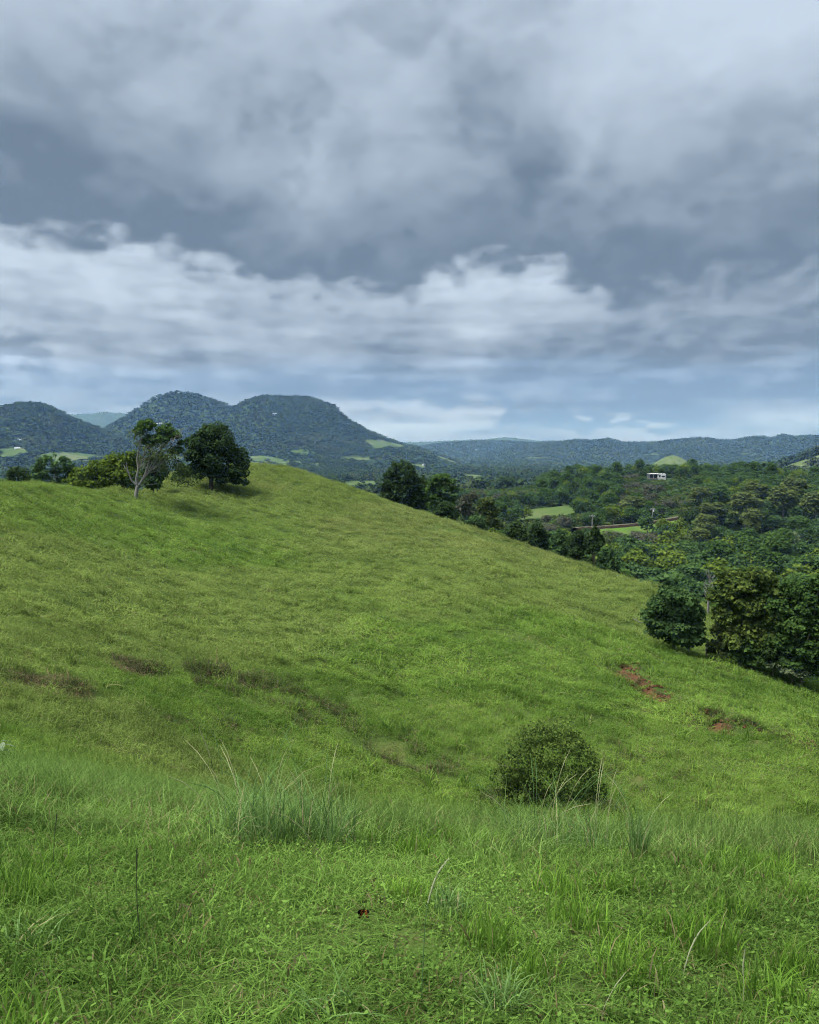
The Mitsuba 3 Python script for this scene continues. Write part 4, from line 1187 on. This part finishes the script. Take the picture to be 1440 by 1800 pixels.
for px, base, top, D, lab in [(1041, 934, 905, 322, 'left power pole at the left end of the earth bank'), (1147, 918, 894, 362, 'right power pole standing at the earth bank below the house')]:
    p, sd, aw, mp = local(px, base, D)
    Hh = (base - top) * mp
    key = numbered('power_pole')
    Mp = frame_at(p, math.degrees(math.atan2(sd[1], sd[0])) + 20)
    b = MB()
    b.tube([(0, 0, -3), (0, 0, Hh * 0.5), (0, 0, Hh)], [0.19, 0.17, 0.14], 8)
    scene[key + '__pole'] = b.ply('pole_wood', smooth=40, to_world=Mp)
    part(key + '__crossarm', [((-1.2, -0.1, Hh - 0.9), (1.2, 0.1, Hh - 0.65))], 'pole_wood', Mp)
    for j, k in enumerate((-1, -0.4, 0.4, 1)):
        b = MB()
        b.tube([(k, 0, Hh - 0.648), (k, 0, Hh - 0.35)], [0.07, 0.05], 6)
        scene[key + '__crossarm__insulator' + (f'_{j:03d}' if j else '')] = b.ply('white_wall', to_world=Mp)
    if px > 1100:
        b = MB()
        b.tube([(0.35, -0.2, Hh - 1.9), (0.35, -0.2, Hh - 1.0)], [0.28, 0.28], 10)
        scene[key + '__transformer'] = b.ply('roof_grey', to_world=Mp)
    thing(key, lab, 'power pole')
# pale fence posts and a fallen branch by the lone green tree
for px, py, lab in [(1197, 1143, 'left of two short pale fence posts under the lone green tree'), (1211, 1146, 'right of two short pale fence posts under the lone green tree'), (1241, 1156, 'short pale fence post left of the dry olive bush')]:
    p = hit(px, py)
    b = MB()
    b.tube([p - [0, 0, 0.3], p + [0.02, 0, 0.75], p + [0.03, 0, 1.0]], [0.07, 0.065, 0.055], 7)
    key = numbered('fence_post')
    scene[key] = b.ply('bark_pale', smooth=40)
    thing(key, lab, 'fence post')
p = hit(1118, 1099)
_, sd, aw, mp = local(1118, 1099, float(np.hypot(*p[:2])))
b = MB()
b.tube([p + sd * -0.35 + [0, 0, 0.65], p + [0, 0, 0.45], p + sd * 0.3 + [0, 0, 0.30], p + sd * 0.7 + [0, 0, 0.25]], [0.02, 0.04, 0.055, 0.06], 6)
b.tube([p + [0, 0, 0.45], p + sd * 0.1 + aw * 0.3 + [0, 0, 0.7]], [0.03, 0.01], 5)
scene['fallen_branch'] = b.ply('bark_pale', smooth=True)
thing('fallen_branch', 'pale fallen branch in the grass left of the lone green tree', 'branch')

# ------------------------------------------------------------------ grass
def blades(rg, n, rad, h0, h1, w, lean, segs, droop=0.5, up=True):
    """n curved grass blades rooted in a disc of radius rad"""
    a, q = rg.random(n) * 6.283, np.sqrt(rg.random(n)) * rad
    x, y = np.cos(a) * q, np.sin(a) * q
    L = h0 + (h1 - h0) * rg.random(n) ** 1.3
    d = rg.random(n) * 6.283
    ln = lean * (0.3 + rg.random(n)) * L
    ww = w * (0.6 + 0.8 * rg.random(n))
    tw = d + 1.57 + rg.normal(size=n) * 0.6
    v, uvs = [], []
    rnd = rg.random(n)
    for s_ in range(segs + 1):
        t = s_ / segs
        bx, by = x + np.cos(d) * ln * t ** 2, y + np.sin(d) * ln * t ** 2
        bz = L * (t - droop * np.clip(lean, 0, 1) * t ** 3 * (0.3 + 0.7 * rnd))
        if s_ == segs:
            v.append(np.stack([bx, by, bz], -1))
            uvs.append(np.stack([rnd, rnd * 0 + t], -1))
        else:
            wd = ww * (1 - 0.75 * t ** 1.5) * (0.7 if s_ == 0 else 1) / 2
            for sg in (-1, 1):
                v.append(np.stack([bx + sg * np.cos(tw) * wd, by + sg * np.sin(tw) * wd, bz], -1))
                uvs.append(np.stack([rnd, rnd * 0 + t], -1))
    k = len(v)
    v, uvs = np.stack(v, 1).reshape(-1, 3), np.stack(uvs, 1).reshape(-1, 2)
    i = np.arange(n)[:, None] * k
    f = []
    for s_ in range(segs):
        o = s_ * 2
        if s_ == segs - 1:
            f.append(i + [o, o + 1, o + 2])
        else:
            f += [i + [o, o + 1, o + 3], i + [o, o + 3, o + 2]]
    return v, np.vstack(f), uvs


def patch(key, bsdf, seed, *specs):
    b = MB()
    rg = np.random.default_rng(seed)
    for sp in specs:
        if sp[0] == 'leaf':      # small rounded ground leaves
            _, n, rad, z0, z1, size = sp
            a, q = rg.random(n) * 6.283, np.sqrt(rg.random(n)) * rad
            c = np.stack([np.cos(a) * q, np.sin(a) * q, z0 + (z1 - z0) * rg.random(n)], -1)
            nr = np.stack([rg.normal(size=n) * 0.45, rg.normal(size=n) * 0.45, np.ones(n)], -1)
            nr /= np.linalg.norm(nr, axis=1, keepdims=True)
            u_ = np.cross(nr, rg.normal(size=(n, 3)))
            u_ /= np.linalg.norm(u_, axis=1, keepdims=True)
            w_ = np.cross(nr, u_)
            s_ = (size * (0.6 + 0.8 * rg.random(n)))[:, None]
            r6 = [c + (u_ * math.cos(k * 1.047) * 1.25 + w_ * math.sin(k * 1.047)) * s_ / 2 - nr * s_ * 0.08 * (k % 2) for k in range(6)]
            v = np.stack(r6, 1).reshape(-1, 3)
            i = np.arange(n)[:, None] * 6
            b.add(v, np.vstack([i + [0, k, k + 1] for k in range(1, 5)]), np.stack([np.repeat(rg.random(n) * 0.9, 6), np.full(n * 6, 0.7)], -1))
        else:
            b.add(*blades(rg, *sp))
    scene[key] = {'type': 'shapegroup', 'grass': b.ply(bsdf)}


NV = 4
for k in range(NV):
    patch(f'short_sward_model_{k}', 'meadow_blade', 900 + k, (270, 0.30, 0.03, 0.13, 0.0058, 1.3, 3, 0.8), (70, 0.30, 0.07, 0.20, 0.0048, 0.9, 3, 0.7), (7, 0.28, 0.12, 0.26, 0.010, 1.2, 3, 1.0))
    patch(f'clover_model_{k}', 'meadow_blade', 920 + k, ('leaf', 190, 0.30, 0.02, 0.10, 0.012), ('leaf', 5, 0.30, 0.04, 0.10, 0.020), (190, 0.30, 0.03, 0.14, 0.0055, 1.2, 3, 0.8))
    patch(f'lush_model_{k}', 'lush_blade', 930 + k, (150, 0.13, 0.09, 0.24, 0.0065, 0.5, 3, 0.6), (40, 0.2, 0.05, 0.15, 0.0055, 1.1, 3, 0.7))
    patch(f'tall_sward_model_{k}', 'tall_blade', 940 + k, (150, 0.32, 0.18, 0.42, 0.0055, 0.8, 3, 0.7), (16, 0.32, 0.34, 0.62, 0.0042, 0.9, 3, 0.9), (50, 0.32, 0.08, 0.22, 0.008, 0.8, 2, 0.6))
    patch(f'mid_sward_model_{k}', 'slope_blade', 960 + k, (190, 0.62, 0.10, 0.36, 0.017, 1.1, 2, 0.7), (40, 0.62, 0.25, 0.52, 0.011, 0.8, 2, 0.7))
    patch(f'slope_sward_model_{k}', 'slope_blade', 980 + k, (210, 1.15, 0.14, 0.42, 0.040, 1.3, 2, 0.8), (50, 1.15, 0.25, 0.58, 0.028, 0.9, 1, 0.5))
    patch(f'dry_sward_model_{k}', 'dry_blade', 1010 + k, (150, 0.55, 0.10, 0.34, 0.017, 1.1, 2, 0.7))
    patch(f'clump_model_{k}', 'slope_blade', 990 + k, (46, 0.22, 0.30, 0.75, 0.034, 0.6, 2, 0.5))


def sward(name, models, cand, zs, seed, start=0, wide=(0.85, 0.35)):
    rg = np.random.default_rng(seed)
    x, y = cand[:, 0], cand[:, 1]
    e = 0.3
    z = ground(x, y)
    gx_, gy_ = (ground(x + e, y) - ground(x - e, y)) / (2 * e), (ground(x, y + e) - ground(x, y - e)) / (2 * e)
    a = rg.random(len(x)) * 6.283
    sc = wide[0] + wide[1] * rg.random(len(x))
    which = rg.integers(NV, size=len(x))
    for i in range(len(x)):
        c_, s_ = math.cos(a[i]) * sc[i], math.sin(a[i]) * sc[i]
        m_ = np.array([[c_, -s_, 0, x[i]], [s_, c_, 0, y[i]], [gx_[i] * c_ + gy_[i] * s_, -gx_[i] * s_ + gy_[i] * c_, zs[i], z[i] - 0.01], [0, 0, 0, 1.0]])
        scene[f'{name}__{start + i + 1:05d}'] = {'type': 'instance', 'shapegroup': {'type': 'ref', 'id': f'{models[i] if isinstance(models, list) else models}_{which[i]}'}, 'to_world': T(m_)}
    return start + len(x)


rng = np.random.default_rng(21)


def n2(c, s_, seed):
    return meshkit.fbm(np.stack([c[:, 0] * s_, c[:, 1] * s_, c[:, 0] * 0], -1) + 11, 3, seed)


c = jitter_grid(1.3, 11.5, lambda r: 0.26, -33, 33)
r = np.hypot(c[:, 0], c[:, 1])
tall = sst(4.8, 8.2, r + 2.4 * (n2(c, 0.45, 3) - 0.5))
dens = n2(c, 1.3, 5)
mod = ['tall_sward_model' if rng.random() < t_ else ('clover_model' if rng.random() < 0.55 * sst(0.45, 0.62, d_) + 0.08 else 'short_sward_model') for t_, d_ in zip(tall, n2(c, 0.9, 8))]
keep = (dens > 0.43) | (rng.random(len(c)) < 0.55)
hz = (0.55 + 1.0 * n2(c, 0.8, 6)) * np.where(np.array([m[0] == 't' for m in mod]), 0.8 + 0.4 * sst(5.5, 8.5, r), 1.0) * (1 + 0.15 * rng.normal(size=len(c))).clip(0.6, 1.5)
_bf = hit(640, 1612, 1.2, 60)
hz = np.where(np.hypot(c[:, 0] - _bf[0], c[:, 1] - _bf[1] + 0.25) < 0.42, hz * 0.6, hz)
n_ = sward('foreground_grass', [m for m, k in zip(mod, keep) if k], c[keep], hz[keep], 1)
n_ = sward('foreground_grass', ['clover_model' if rng.random() < 0.5 else 'short_sward_model' for _ in range(int((~keep).sum()))], c[~keep], hz[~keep] * 0.55, 32, n_)
cl = jitter_grid(1.4, 8.5, lambda r: 0.42, -32, 32)
ok_ = (n2(cl, 0.8, 28) > 0.47) & (np.hypot(cl[:, 0] - _bf[0], cl[:, 1] - _bf[1] + 0.25) > 0.55)
n_ = sward('foreground_grass', 'lush_model', cl[ok_], 0.6 + 0.7 * rng.random(int(ok_.sum())), 31, n_)
c = jitter_grid(11.0, 46, lambda r: 0.46 + r * 0.006, -31, 31)
soil, dry = soil_mask(c[:, 0], c[:, 1])
keep = rng.random(len(c)) > np.clip(soil * 1.3, 0, 0.95)
zs = (0.55 + 1.0 * n2(c, 0.16, 14)) * (0.7 + 0.6 * rng.random(len(c)))
dk = dry[keep] * (0.6 + 0.8 * rng.random(int(keep.sum()))) > 0.42
n_ = sward('hillside_grass', ['dry_sward_model' if k else 'mid_sward_model' for k in dk], c[keep], zs[keep], 2)
c = jitter_grid(45, 152, lambda r: 0.85 + r * 0.003, -30, 30)
soil, dry = soil_mask(c[:, 0], c[:, 1])
zc = ground(c[:, 0], c[:, 1])
keep = (rng.random(len(c)) > np.clip(soil * 1.3, 0, 0.95)) & visible_top(c[:, 0], c[:, 1], zc + 0.8) & (c[:, 1] > 0) & (_rbf(c) - base_valley(c[:, 0], c[:, 1], np.hypot(c[:, 0], c[:, 1])) > 8)
zs = (0.45 + 1.0 * n2(c, 0.09, 15) + 0.5 * sst(95, 130, c[:, 1])) * (0.7 + 0.6 * rng.random(len(c)))
n_ = sward('hillside_grass', 'slope_sward_model', c[keep], zs[keep], 3, n_)
# loose clods on the bare scars
r4 = np.random.default_rng(44)
b = MB()
ico = trimesh.creation.icosphere(subdivisions=1)
for pa, pb, n in [((1098, 1172), (1188, 1240), 150), ((1225, 1252), (1300, 1280), 50), ((1330, 1290), (1440, 1316), 50)]:
    a_, b_ = hit(*pa)[:2], hit(*pb)[:2]
    for _ in range(n):
        q = a_ + (b_ - a_) * r4.random() + r4.normal(size=2) * 0.55
        b.add(np.array(ico.vertices) * (1 + 0.5 * (r4.random((len(ico.vertices), 1)) - 0.5)) * r4.uniform(0.03, 0.13) * [1, 1, 0.7] + [q[0], q[1], float(ground(q[0], q[1])) + 0.02], ico.faces)
scene['loose_soil'] = b.ply('hill_clod')
labels['loose_soil'] = {'kind': 'stuff', 'label': 'loose red-brown clods on the bare scars'}
# rough dark growth in the hollow and along the crease
scene['rough_blade'] = thin(lambda p, n, uv: mix(mix(C(0.035, 0.055, 0.018), C(0.10, 0.12, 0.045), uv.x), C(0.22, 0.15, 0.10), smoothstep(0.74, 0.8, uv.x)), 0.5)
for k in range(NV):
    patch(f'rough_model_{k}', 'rough_blade', 1020 + k, (130, 0.40, 0.15, 0.55, 0.018, 0.8, 2, 0.6))
spots = []
r3 = np.random.default_rng(33)
for pa, pb, n, sp in [((335, 1180), (490, 1196), 70, 0.55), ((350, 1200), (480, 1214), 40, 0.5), ((480, 1215), (610, 1250), 34, 0.9), ((15, 1203), (160, 1222), 26, 0.6), ((330, 1285), (410, 1300), 20, 0.5), ((520, 1240), (640, 1285), 26, 1.0),
                      ((650, 1300), (790, 1362), 30, 0.7), ((1105, 1178), (1200, 1240), 16, 0.5), ((1210, 1245), (1290, 1275), 16, 0.5), ((300, 1175), (335, 1180), 8, 0.4), ((200, 1160), (275, 1188), 26, 0.5), ((1080, 1330), (1200, 1360), 18, 1.2), ((1330, 1290), (1440, 1318), 16, 0.5)]:
    a_, b_ = hit(*pa)[:2], hit(*pb)[:2]
    spots.append(a_ + (b_ - a_) * r3.random((n, 1)) + r3.normal(size=(n, 2)) * sp)
_a = r3.random(60) * 6.28
spots.append(np.stack([at(965, 1428, 31)[0] + np.cos(_a) * 2.3 + r3.normal(size=60) * 0.25, at(965, 1428, 31)[1] + np.sin(_a) * 2.2], -1))
c = np.vstack(spots)
n_ = sward('hillside_grass', 'rough_model', c, 0.5 + 0.8 * r3.random(len(c)), 34, n_, (0.6, 0.7))
# scattered darker clumps over the slope
c = jitter_grid(14, 140, lambda r: 1.5 + 0.004 * r, -29, 29)
keep = (n2(c, 0.12, 18) > 0.44) & (rng.random(len(c)) < 0.75) & visible_top(c[:, 0], c[:, 1], ground(c[:, 0], c[:, 1]) + 0.8)
keep &= (_rbf(c) - base_valley(c[:, 0], c[:, 1], np.hypot(c[:, 0], c[:, 1])) > 8)
n_ = sward('hillside_grass', 'clump_model', c[keep], 0.6 + 0.7 * rng.random(int(keep.sum())), 4, n_, (0.8, 0.9))
print('grass', n_)
labels['foreground_grass'] = {'kind': 'stuff', 'label': 'lush green meadow grass and clover in the foreground'}
labels['hillside_grass'] = {'kind': 'stuff', 'label': 'grass covering the hillside'}

# ------------------------------------------------------------------ single plants in the foreground, and the butterfly
scene['tussock_blade'] = thin(lambda p, n, uv: mix(mix(C(0.075, 0.15, 0.035), C(0.22, 0.36, 0.12), uv.x), C(0.36, 0.32, 0.18), smoothstep(0.93, 0.95, uv.x)), 0.7, 0.35, 1.5)
scene['straw'] = thin((0.36, 0.36, 0.20), 0.4, 0.5)
scene['green_stem'] = thin((0.10, 0.19, 0.07), 0.4, 0.45)
scene['dark_stem'] = thin((0.05, 0.055, 0.035), 0.3, 0.6)
scene['seed_pale'] = thin((0.34, 0.37, 0.22), 0.4, 0.6)


def fore(px, py):
    p = hit(px, py, 1.2, 60)
    return on_ground(p)


def tussock(label, px, py, n, h, rad, w, lean, seed, straw=0):
    rg = np.random.default_rng(seed)
    p = fore(px, py)
    key = numbered('grass_tussock')
    v, f, u = blades(rg, n, rad, h * 0.45, h, w, lean, 4, 0.5)
    b = MB()
    b.add(v + p - [0, 0, 0.03], f, u)
    scene[key + '__blade_tuft'] = b.ply('tussock_blade')
    for k in range(straw):
        b = MB()
        a = rg.random() * 6.28
        q = p + np.array([math.cos(a), math.sin(a), 0]) * rad * rg.random()
        L, l = h * (0.9 + 0.45 * rg.random()), h * (0.15 + 0.5 * rg.random())
        t = np.linspace(0, 1, 7)[:, None]
        pts = q + np.array([0, 0, L]) * (t - 0.18 * t ** 3) + np.array([math.cos(a), math.sin(a), 0]) * l * t ** 2.2
        b.tube(pts, 0.0013 * np.array([1.2, 1, 1, 1, 1.3, 2.0, 0.8]), 4)
        scene[key + '__seed_stalk' + (f'_{k:03d}' if k else '')] = b.ply('straw' if k % 2 else 'green_stem', smooth=True)
    thing(key, label, 'grass tussock')


tussock('tall blue-green tussock of grass at the left of the foreground rise', 432, 1486, 230, 0.74, 0.26, 0.007, 0.65, 61, 10)
tussock('dense upright green tussock right of the tall blue-green one', 566, 1486, 230, 0.66, 0.26, 0.007, 0.5, 62, 8)
tussock('fine grass tussock between the two tall foreground tussocks', 498, 1484, 130, 0.60, 0.22, 0.006, 0.6, 63, 5)
tussock('dark narrow tussock below the round bush, right of centre', 1122, 1512, 110, 0.58, 0.07, 0.007, 0.30, 64, 4)
tussock('loose pale tussock just in front of the round bush', 945, 1492, 160, 0.62, 0.30, 0.005, 0.85, 65, 16)
tussock('thin tussock of arching stalks right of the round bush', 1040, 1500, 120, 0.58, 0.26, 0.005, 0.85, 66, 14)
tussock('yellow-green tussock low in the foreground near the bottom edge', 880, 1770, 150, 0.20, 0.09, 0.006, 0.7, 67)
tussock('broad-bladed bluish tussock at the bottom left of centre', 590, 1785, 50, 0.20, 0.10, 0.009, 1.1, 68)
tussock('broad-bladed tussock at the lower left edge', 60, 1660, 50, 0.24, 0.12, 0.009, 1.1, 69)
tussock('bright tussock in the lower middle right of the butterfly', 790, 1610, 120, 0.26, 0.10, 0.007, 0.6, 70)


def stalk(label, pix, dD, r, stem, seed_from=0.55, rs=2.2, head='seed_pale', name='grass_stalk'):
    """a single flowering stalk: columns and rows along it, all at the distance of its foot"""
    g = fore(*pix[0])
    D = float(np.hypot(g[0], g[1]))
    q = np.array([at(px, py, D * (1 + dD * i / len(pix))) for i, (px, py) in enumerate(pix)])
    q[0] = on_ground(q[0], -0.02)
    s_ = np.linspace(0, len(q) - 1, 22)
    q = np.stack([np.interp(s_, np.arange(len(q)), q[:, k]) for k in range(3)], -1)
    for _ in range(3):
        q[1:-1] = (q[:-2] + 2 * q[1:-1] + q[2:]) / 4
    k = int(22 * seed_from)
    key = numbered(name)
    b = MB()
    b.tube(q[:k + 1], np.linspace(r, r * 0.75, k + 1), 6)
    scene[key + '__stem'] = b.ply(stem, smooth=True)
    b = MB()
    rr2 = r * rs * np.sin(np.linspace(0.25, 0.97, 22 - k) * math.pi) ** 0.5
    b.tube(q[k:], rr2, 6)
    rg = np.random.default_rng(int(pix[0][0]))
    tt = rg.random(220)
    i0 = np.clip((tt * (21 - k)).astype(int) + k, 0, 20)
    c = q[i0] + (q[i0 + 1] - q[i0]) * rg.random((220, 1)) + rg.normal(size=(220, 3)) * r * rs * 0.45
    ax = (q[i0 + 1] - q[i0])
    ax /= np.linalg.norm(ax, axis=1, keepdims=True)
    wv = np.cross(ax, rg.normal(size=(220, 3)))
    wv /= np.linalg.norm(wv, axis=1, keepdims=True)
    v = np.stack([c - ax * r * 2.2, c + wv * r * 0.8, c + ax * r * 3 + wv * r * 0.8], 1).reshape(-1, 3)
    b.add(v, np.arange(660).reshape(-1, 3))
    scene[key + '__seed_head'] = b.ply(head)
    thing(key, label, 'grass stalk')


stalk('tall upright seed stalk right of the butterfly, bending right at its tip', [(740, 1770), (744, 1690), (747, 1620), (753, 1582), (768, 1535), (790, 1508)], 0.01, 0.0022, 'green_stem', 0.55, 1.7)
stalk('thick pale arching seed stalk in the lower right foreground', [(1198, 1725), (1204, 1700), (1214, 1668), (1228, 1640), (1248, 1619)], 0.01, 0.0020, 'seed_pale', 0.25, 1.6)
stalk('thin dark weed stem at the lower left of the foreground', [(240, 1668), (247, 1640), (241, 1600), (240, 1540), (241, 1490)], 0.01, 0.0022, 'dark_stem', 0.8, 1.2, 'dark_stem')
stalk('long thin stem left of the dark weed stem', [(94, 1560), (93, 1520), (96, 1470), (100, 1430)], 0.01, 0.0018, 'dark_stem', 0.8, 1.2, 'dark_stem')
stalk('slender pale stalk arching out of the lower right corner', [(1308, 1768), (1308, 1730), (1306, 1700), (1310, 1668)], 0.0, 0.0016, 'seed_pale', 0.5, 1.8)
stalk('short dry stalk above and left of the butterfly', [(568, 1545), (566, 1525), (563, 1508)], 0.0, 0.0020, 'straw', 0.5, 1.2, 'straw')
stalk('pale curved stalk rising above the left tussock', [(500, 1380), (504, 1345), (512, 1310), (520, 1292)], 0.0, 0.0018, 'seed_pale', 0.5, 1.5)
stalk('two-toned dark stalk leaning left over the left tussock', [(392, 1440), (380, 1370), (366, 1318), (350, 1280)], 0.0, 0.0022, 'dark_stem', 0.55, 1.7, 'straw')
stalk('long leaning pale stem in the bottom middle right', [(1055, 1795), (1062, 1770), (1080, 1735), (1100, 1710)], 0.0, 0.0015, 'seed_pale', 0.6, 1.3)
stalk('pale stalk lying over the grass at the left', [(150, 1405), (175, 1392), (200, 1376), (218, 1366)], 0.0, 0.0018, 'seed_pale', 0.6, 1.3)

# pale leafy weed cut by the left edge
p = fore(4, 1352)
rg = np.random.default_rng(81)
key = numbered('leafy_weed')
scene['weed_leaf'] = thin(lambda p, n, uv: mix(C(0.05, 0.10, 0.04), C(0.20, 0.25, 0.17), uv.x), 0.4, 0.4)
b = MB()
b.tube([p, p + [0, 0, 0.25], p + [0.03, 0, 0.42]], [0.008, 0.006, 0.004], 6)
scene[key + '__stem'] = b.ply('green_stem', smooth=True)
for j in range(12):
    a = j * 2.4
    d = np.array([math.cos(a), math.sin(a), 0.25 * rg.normal()])
    sdv = np.array([-math.sin(a), math.cos(a), 0.3 * rg.normal()])
    o, L, Wd = p + [0.02, 0, 0.22 + 0.02 * j], 0.17, 0.035
    t = np.linspace(0, 1, 6)[:, None]
    mid = o + d * L * t + np.array([0, 0, -0.08]) * t ** 2
    wd = Wd * np.sin(np.clip(t * 0.9 + 0.08, 0, 1) * math.pi)
    v = np.hstack([mid - sdv * wd, mid + [0, 0, -0.008], mid + sdv * wd]).reshape(-1, 3)
    i = np.arange(5)[:, None] * 3
    f = np.vstack([i + [0, 1, 4], i + [0, 4, 3], i + [1, 2, 5], i + [1, 5, 4]])
    scene[key + '__leaf' + (f'_{j:03d}' if j else '')] = ply((v, f), 'weed_leaf', smooth=True, uv=np.full((18, 2), 0.25 + 0.75 * rg.random()))
thing(key, 'pale broad-leaved weed at the left edge above the foreground grass', 'weed')

# the butterfly on the grass
bp = fore(640, 1617) + np.array([0, 0, 0.17])
bp = at(640, 1600, float(np.hypot(bp[0], bp[1])))
scene['wing_black'] = thin((0.012, 0.010, 0.009), 0.1, 0.5)
scene['wing_orange'] = thin(lambda p, n, uv: mix(C(0.55, 0.17, 0.04), C(0.75, 0.30, 0.09), noise(p.x * 300, p.y * 300, p.z * 300)), 0.5, 0.5)
scene['wing_white'] = thin((0.75, 0.72, 0.65), 0.2, 0.6)
side = np.array([1.0, 0, 0])
upv = np.array([0, -0.25, 0.97])
B = numbered('butterfly')
b = MB()
b.tube([bp + upv * -0.016 - side * 0.001, bp + upv * -0.008, bp, bp + upv * 0.008, bp + upv * 0.013], [0.0012, 0.0024, 0.0026, 0.003, 0.0018], 8)
b.add(*[np.asarray(q) for q in ((lambda m: (m.vertices * 0.0026 + bp + upv * 0.0155, m.faces))(trimesh.creation.icosphere(subdivisions=2)))])
scene[B + '__body'] = b.ply('wing_black', smooth=True)
for j, sg in enumerate((-1, 1)):
    b = MB()
    b.tube([bp + upv * 0.017 + side * sg * 0.001, bp + upv * 0.024 + side * sg * 0.005 + [0, -0.004, 0], bp + upv * 0.030 + side * sg * 0.009 + [0, -0.006, 0]], [0.0004, 0.0003, 0.0006], 4)
    scene[B + '__antenna' + ('_001' if j else '')] = b.ply('wing_black')
    fold = math.radians(42)
    wx = side * sg * math.cos(fold) + np.cross(upv, side) * -math.sin(fold)
    wn = np.cross(wx, upv)
    if wn[1] > 0:
        wn = -wn
    FW = [(0.001, 0.004), (0.012, 0.014), (0.028, 0.024), (0.040, 0.027), (0.044, 0.022), (0.041, 0.013), (0.034, 0.004), (0.024, -0.002), (0.010, -0.003), (0.001, -0.002)]
    HW = [(0.001, -0.001), (0.012, -0.001), (0.026, -0.003), (0.033, -0.010), (0.032, -0.019), (0.025, -0.025), (0.015, -0.025), (0.006, -0.018), (0.001, -0.009)]
    for wname, poly, cells, off in (('forewing', FW, [[(0.005, 0.005), (0.012, 0.011), (0.022, 0.016), (0.024, 0.010), (0.014, 0.004)], [(0.025, 0.016), (0.031, 0.017), (0.032, 0.012), (0.026, 0.010)],
                                                              [(0.014, 0.002), (0.024, 0.008), (0.030, 0.009), (0.029, 0.004), (0.022, 0.001)]], 0.0006),
                                    ('hindwing', HW, [[(0.004, -0.003), (0.015, -0.003), (0.017, -0.009), (0.006, -0.010)], [(0.017, -0.003), (0.027, -0.006), (0.028, -0.011), (0.019, -0.009)],
                                                      [(0.006, -0.012), (0.016, -0.011), (0.015, -0.020), (0.008, -0.016)], [(0.018, -0.011), (0.027, -0.013), (0.026, -0.018), (0.017, -0.020)]], 0.0)):
        def sheet(poly, z0, z1):
            q = shapely.Polygon(poly)
            m_ = trimesh.creation.extrude_polygon(q, z1 - z0, engine='earcut')
            v = np.array(m_.vertices)
            v[:, 2] += z0
            cup = 5.0 * v[:, 0] ** 2
            return bp + (v[:, :1] * wx + v[:, 1:2] * upv + (v[:, 2:] + cup[:, None]) * wn) * 1.15, np.array(m_.faces)
        suf = '_001' if j else ''
        scene[f'{B}__{wname}{suf}'] = ply(sheet(poly, off, off + 0.0004), 'wing_black')
        for k, cpoly in enumerate(cells):
            scene[f'{B}__{wname}{suf}__orange_cell' + (f'_{k:03d}' if k else '')] = ply(sheet(cpoly, off - 0.0003, off + 0.0007), 'wing_orange')
    for k, (x, y) in enumerate([(0.038, 0.022), (0.041, 0.018), (0.034, 0.020)]):
        d = [(x + 0.0011 * math.cos(a), y + 0.0011 * math.sin(a)) for a in np.arange(6) * 1.047]
        scene[f'{B}__forewing{suf}__white_spot' + (f'_{k:03d}' if k else '')] = ply(sheet(d, 0.0003, 0.0014), 'wing_white')
thing(B, 'orange and black butterfly with open wings resting on the grass', 'butterfly')
#@@PART6
scene['haze_air'] = {'type': 'homogeneous', 'albedo': 0.95, 'sigma_t': {'type': 'rgb', 'value': [0.000022, 0.000040, 0.000075]}}
scene['haze'] = {'type': 'cube', 'to_world': T().translate([0, 0, 88]).scale([11500, 11500, 208]), 'bsdf': {'type': 'null'}, 'interior': {'type': 'ref', 'id': 'haze_air'}}
labels['haze'] = {'kind': 'stuff'}
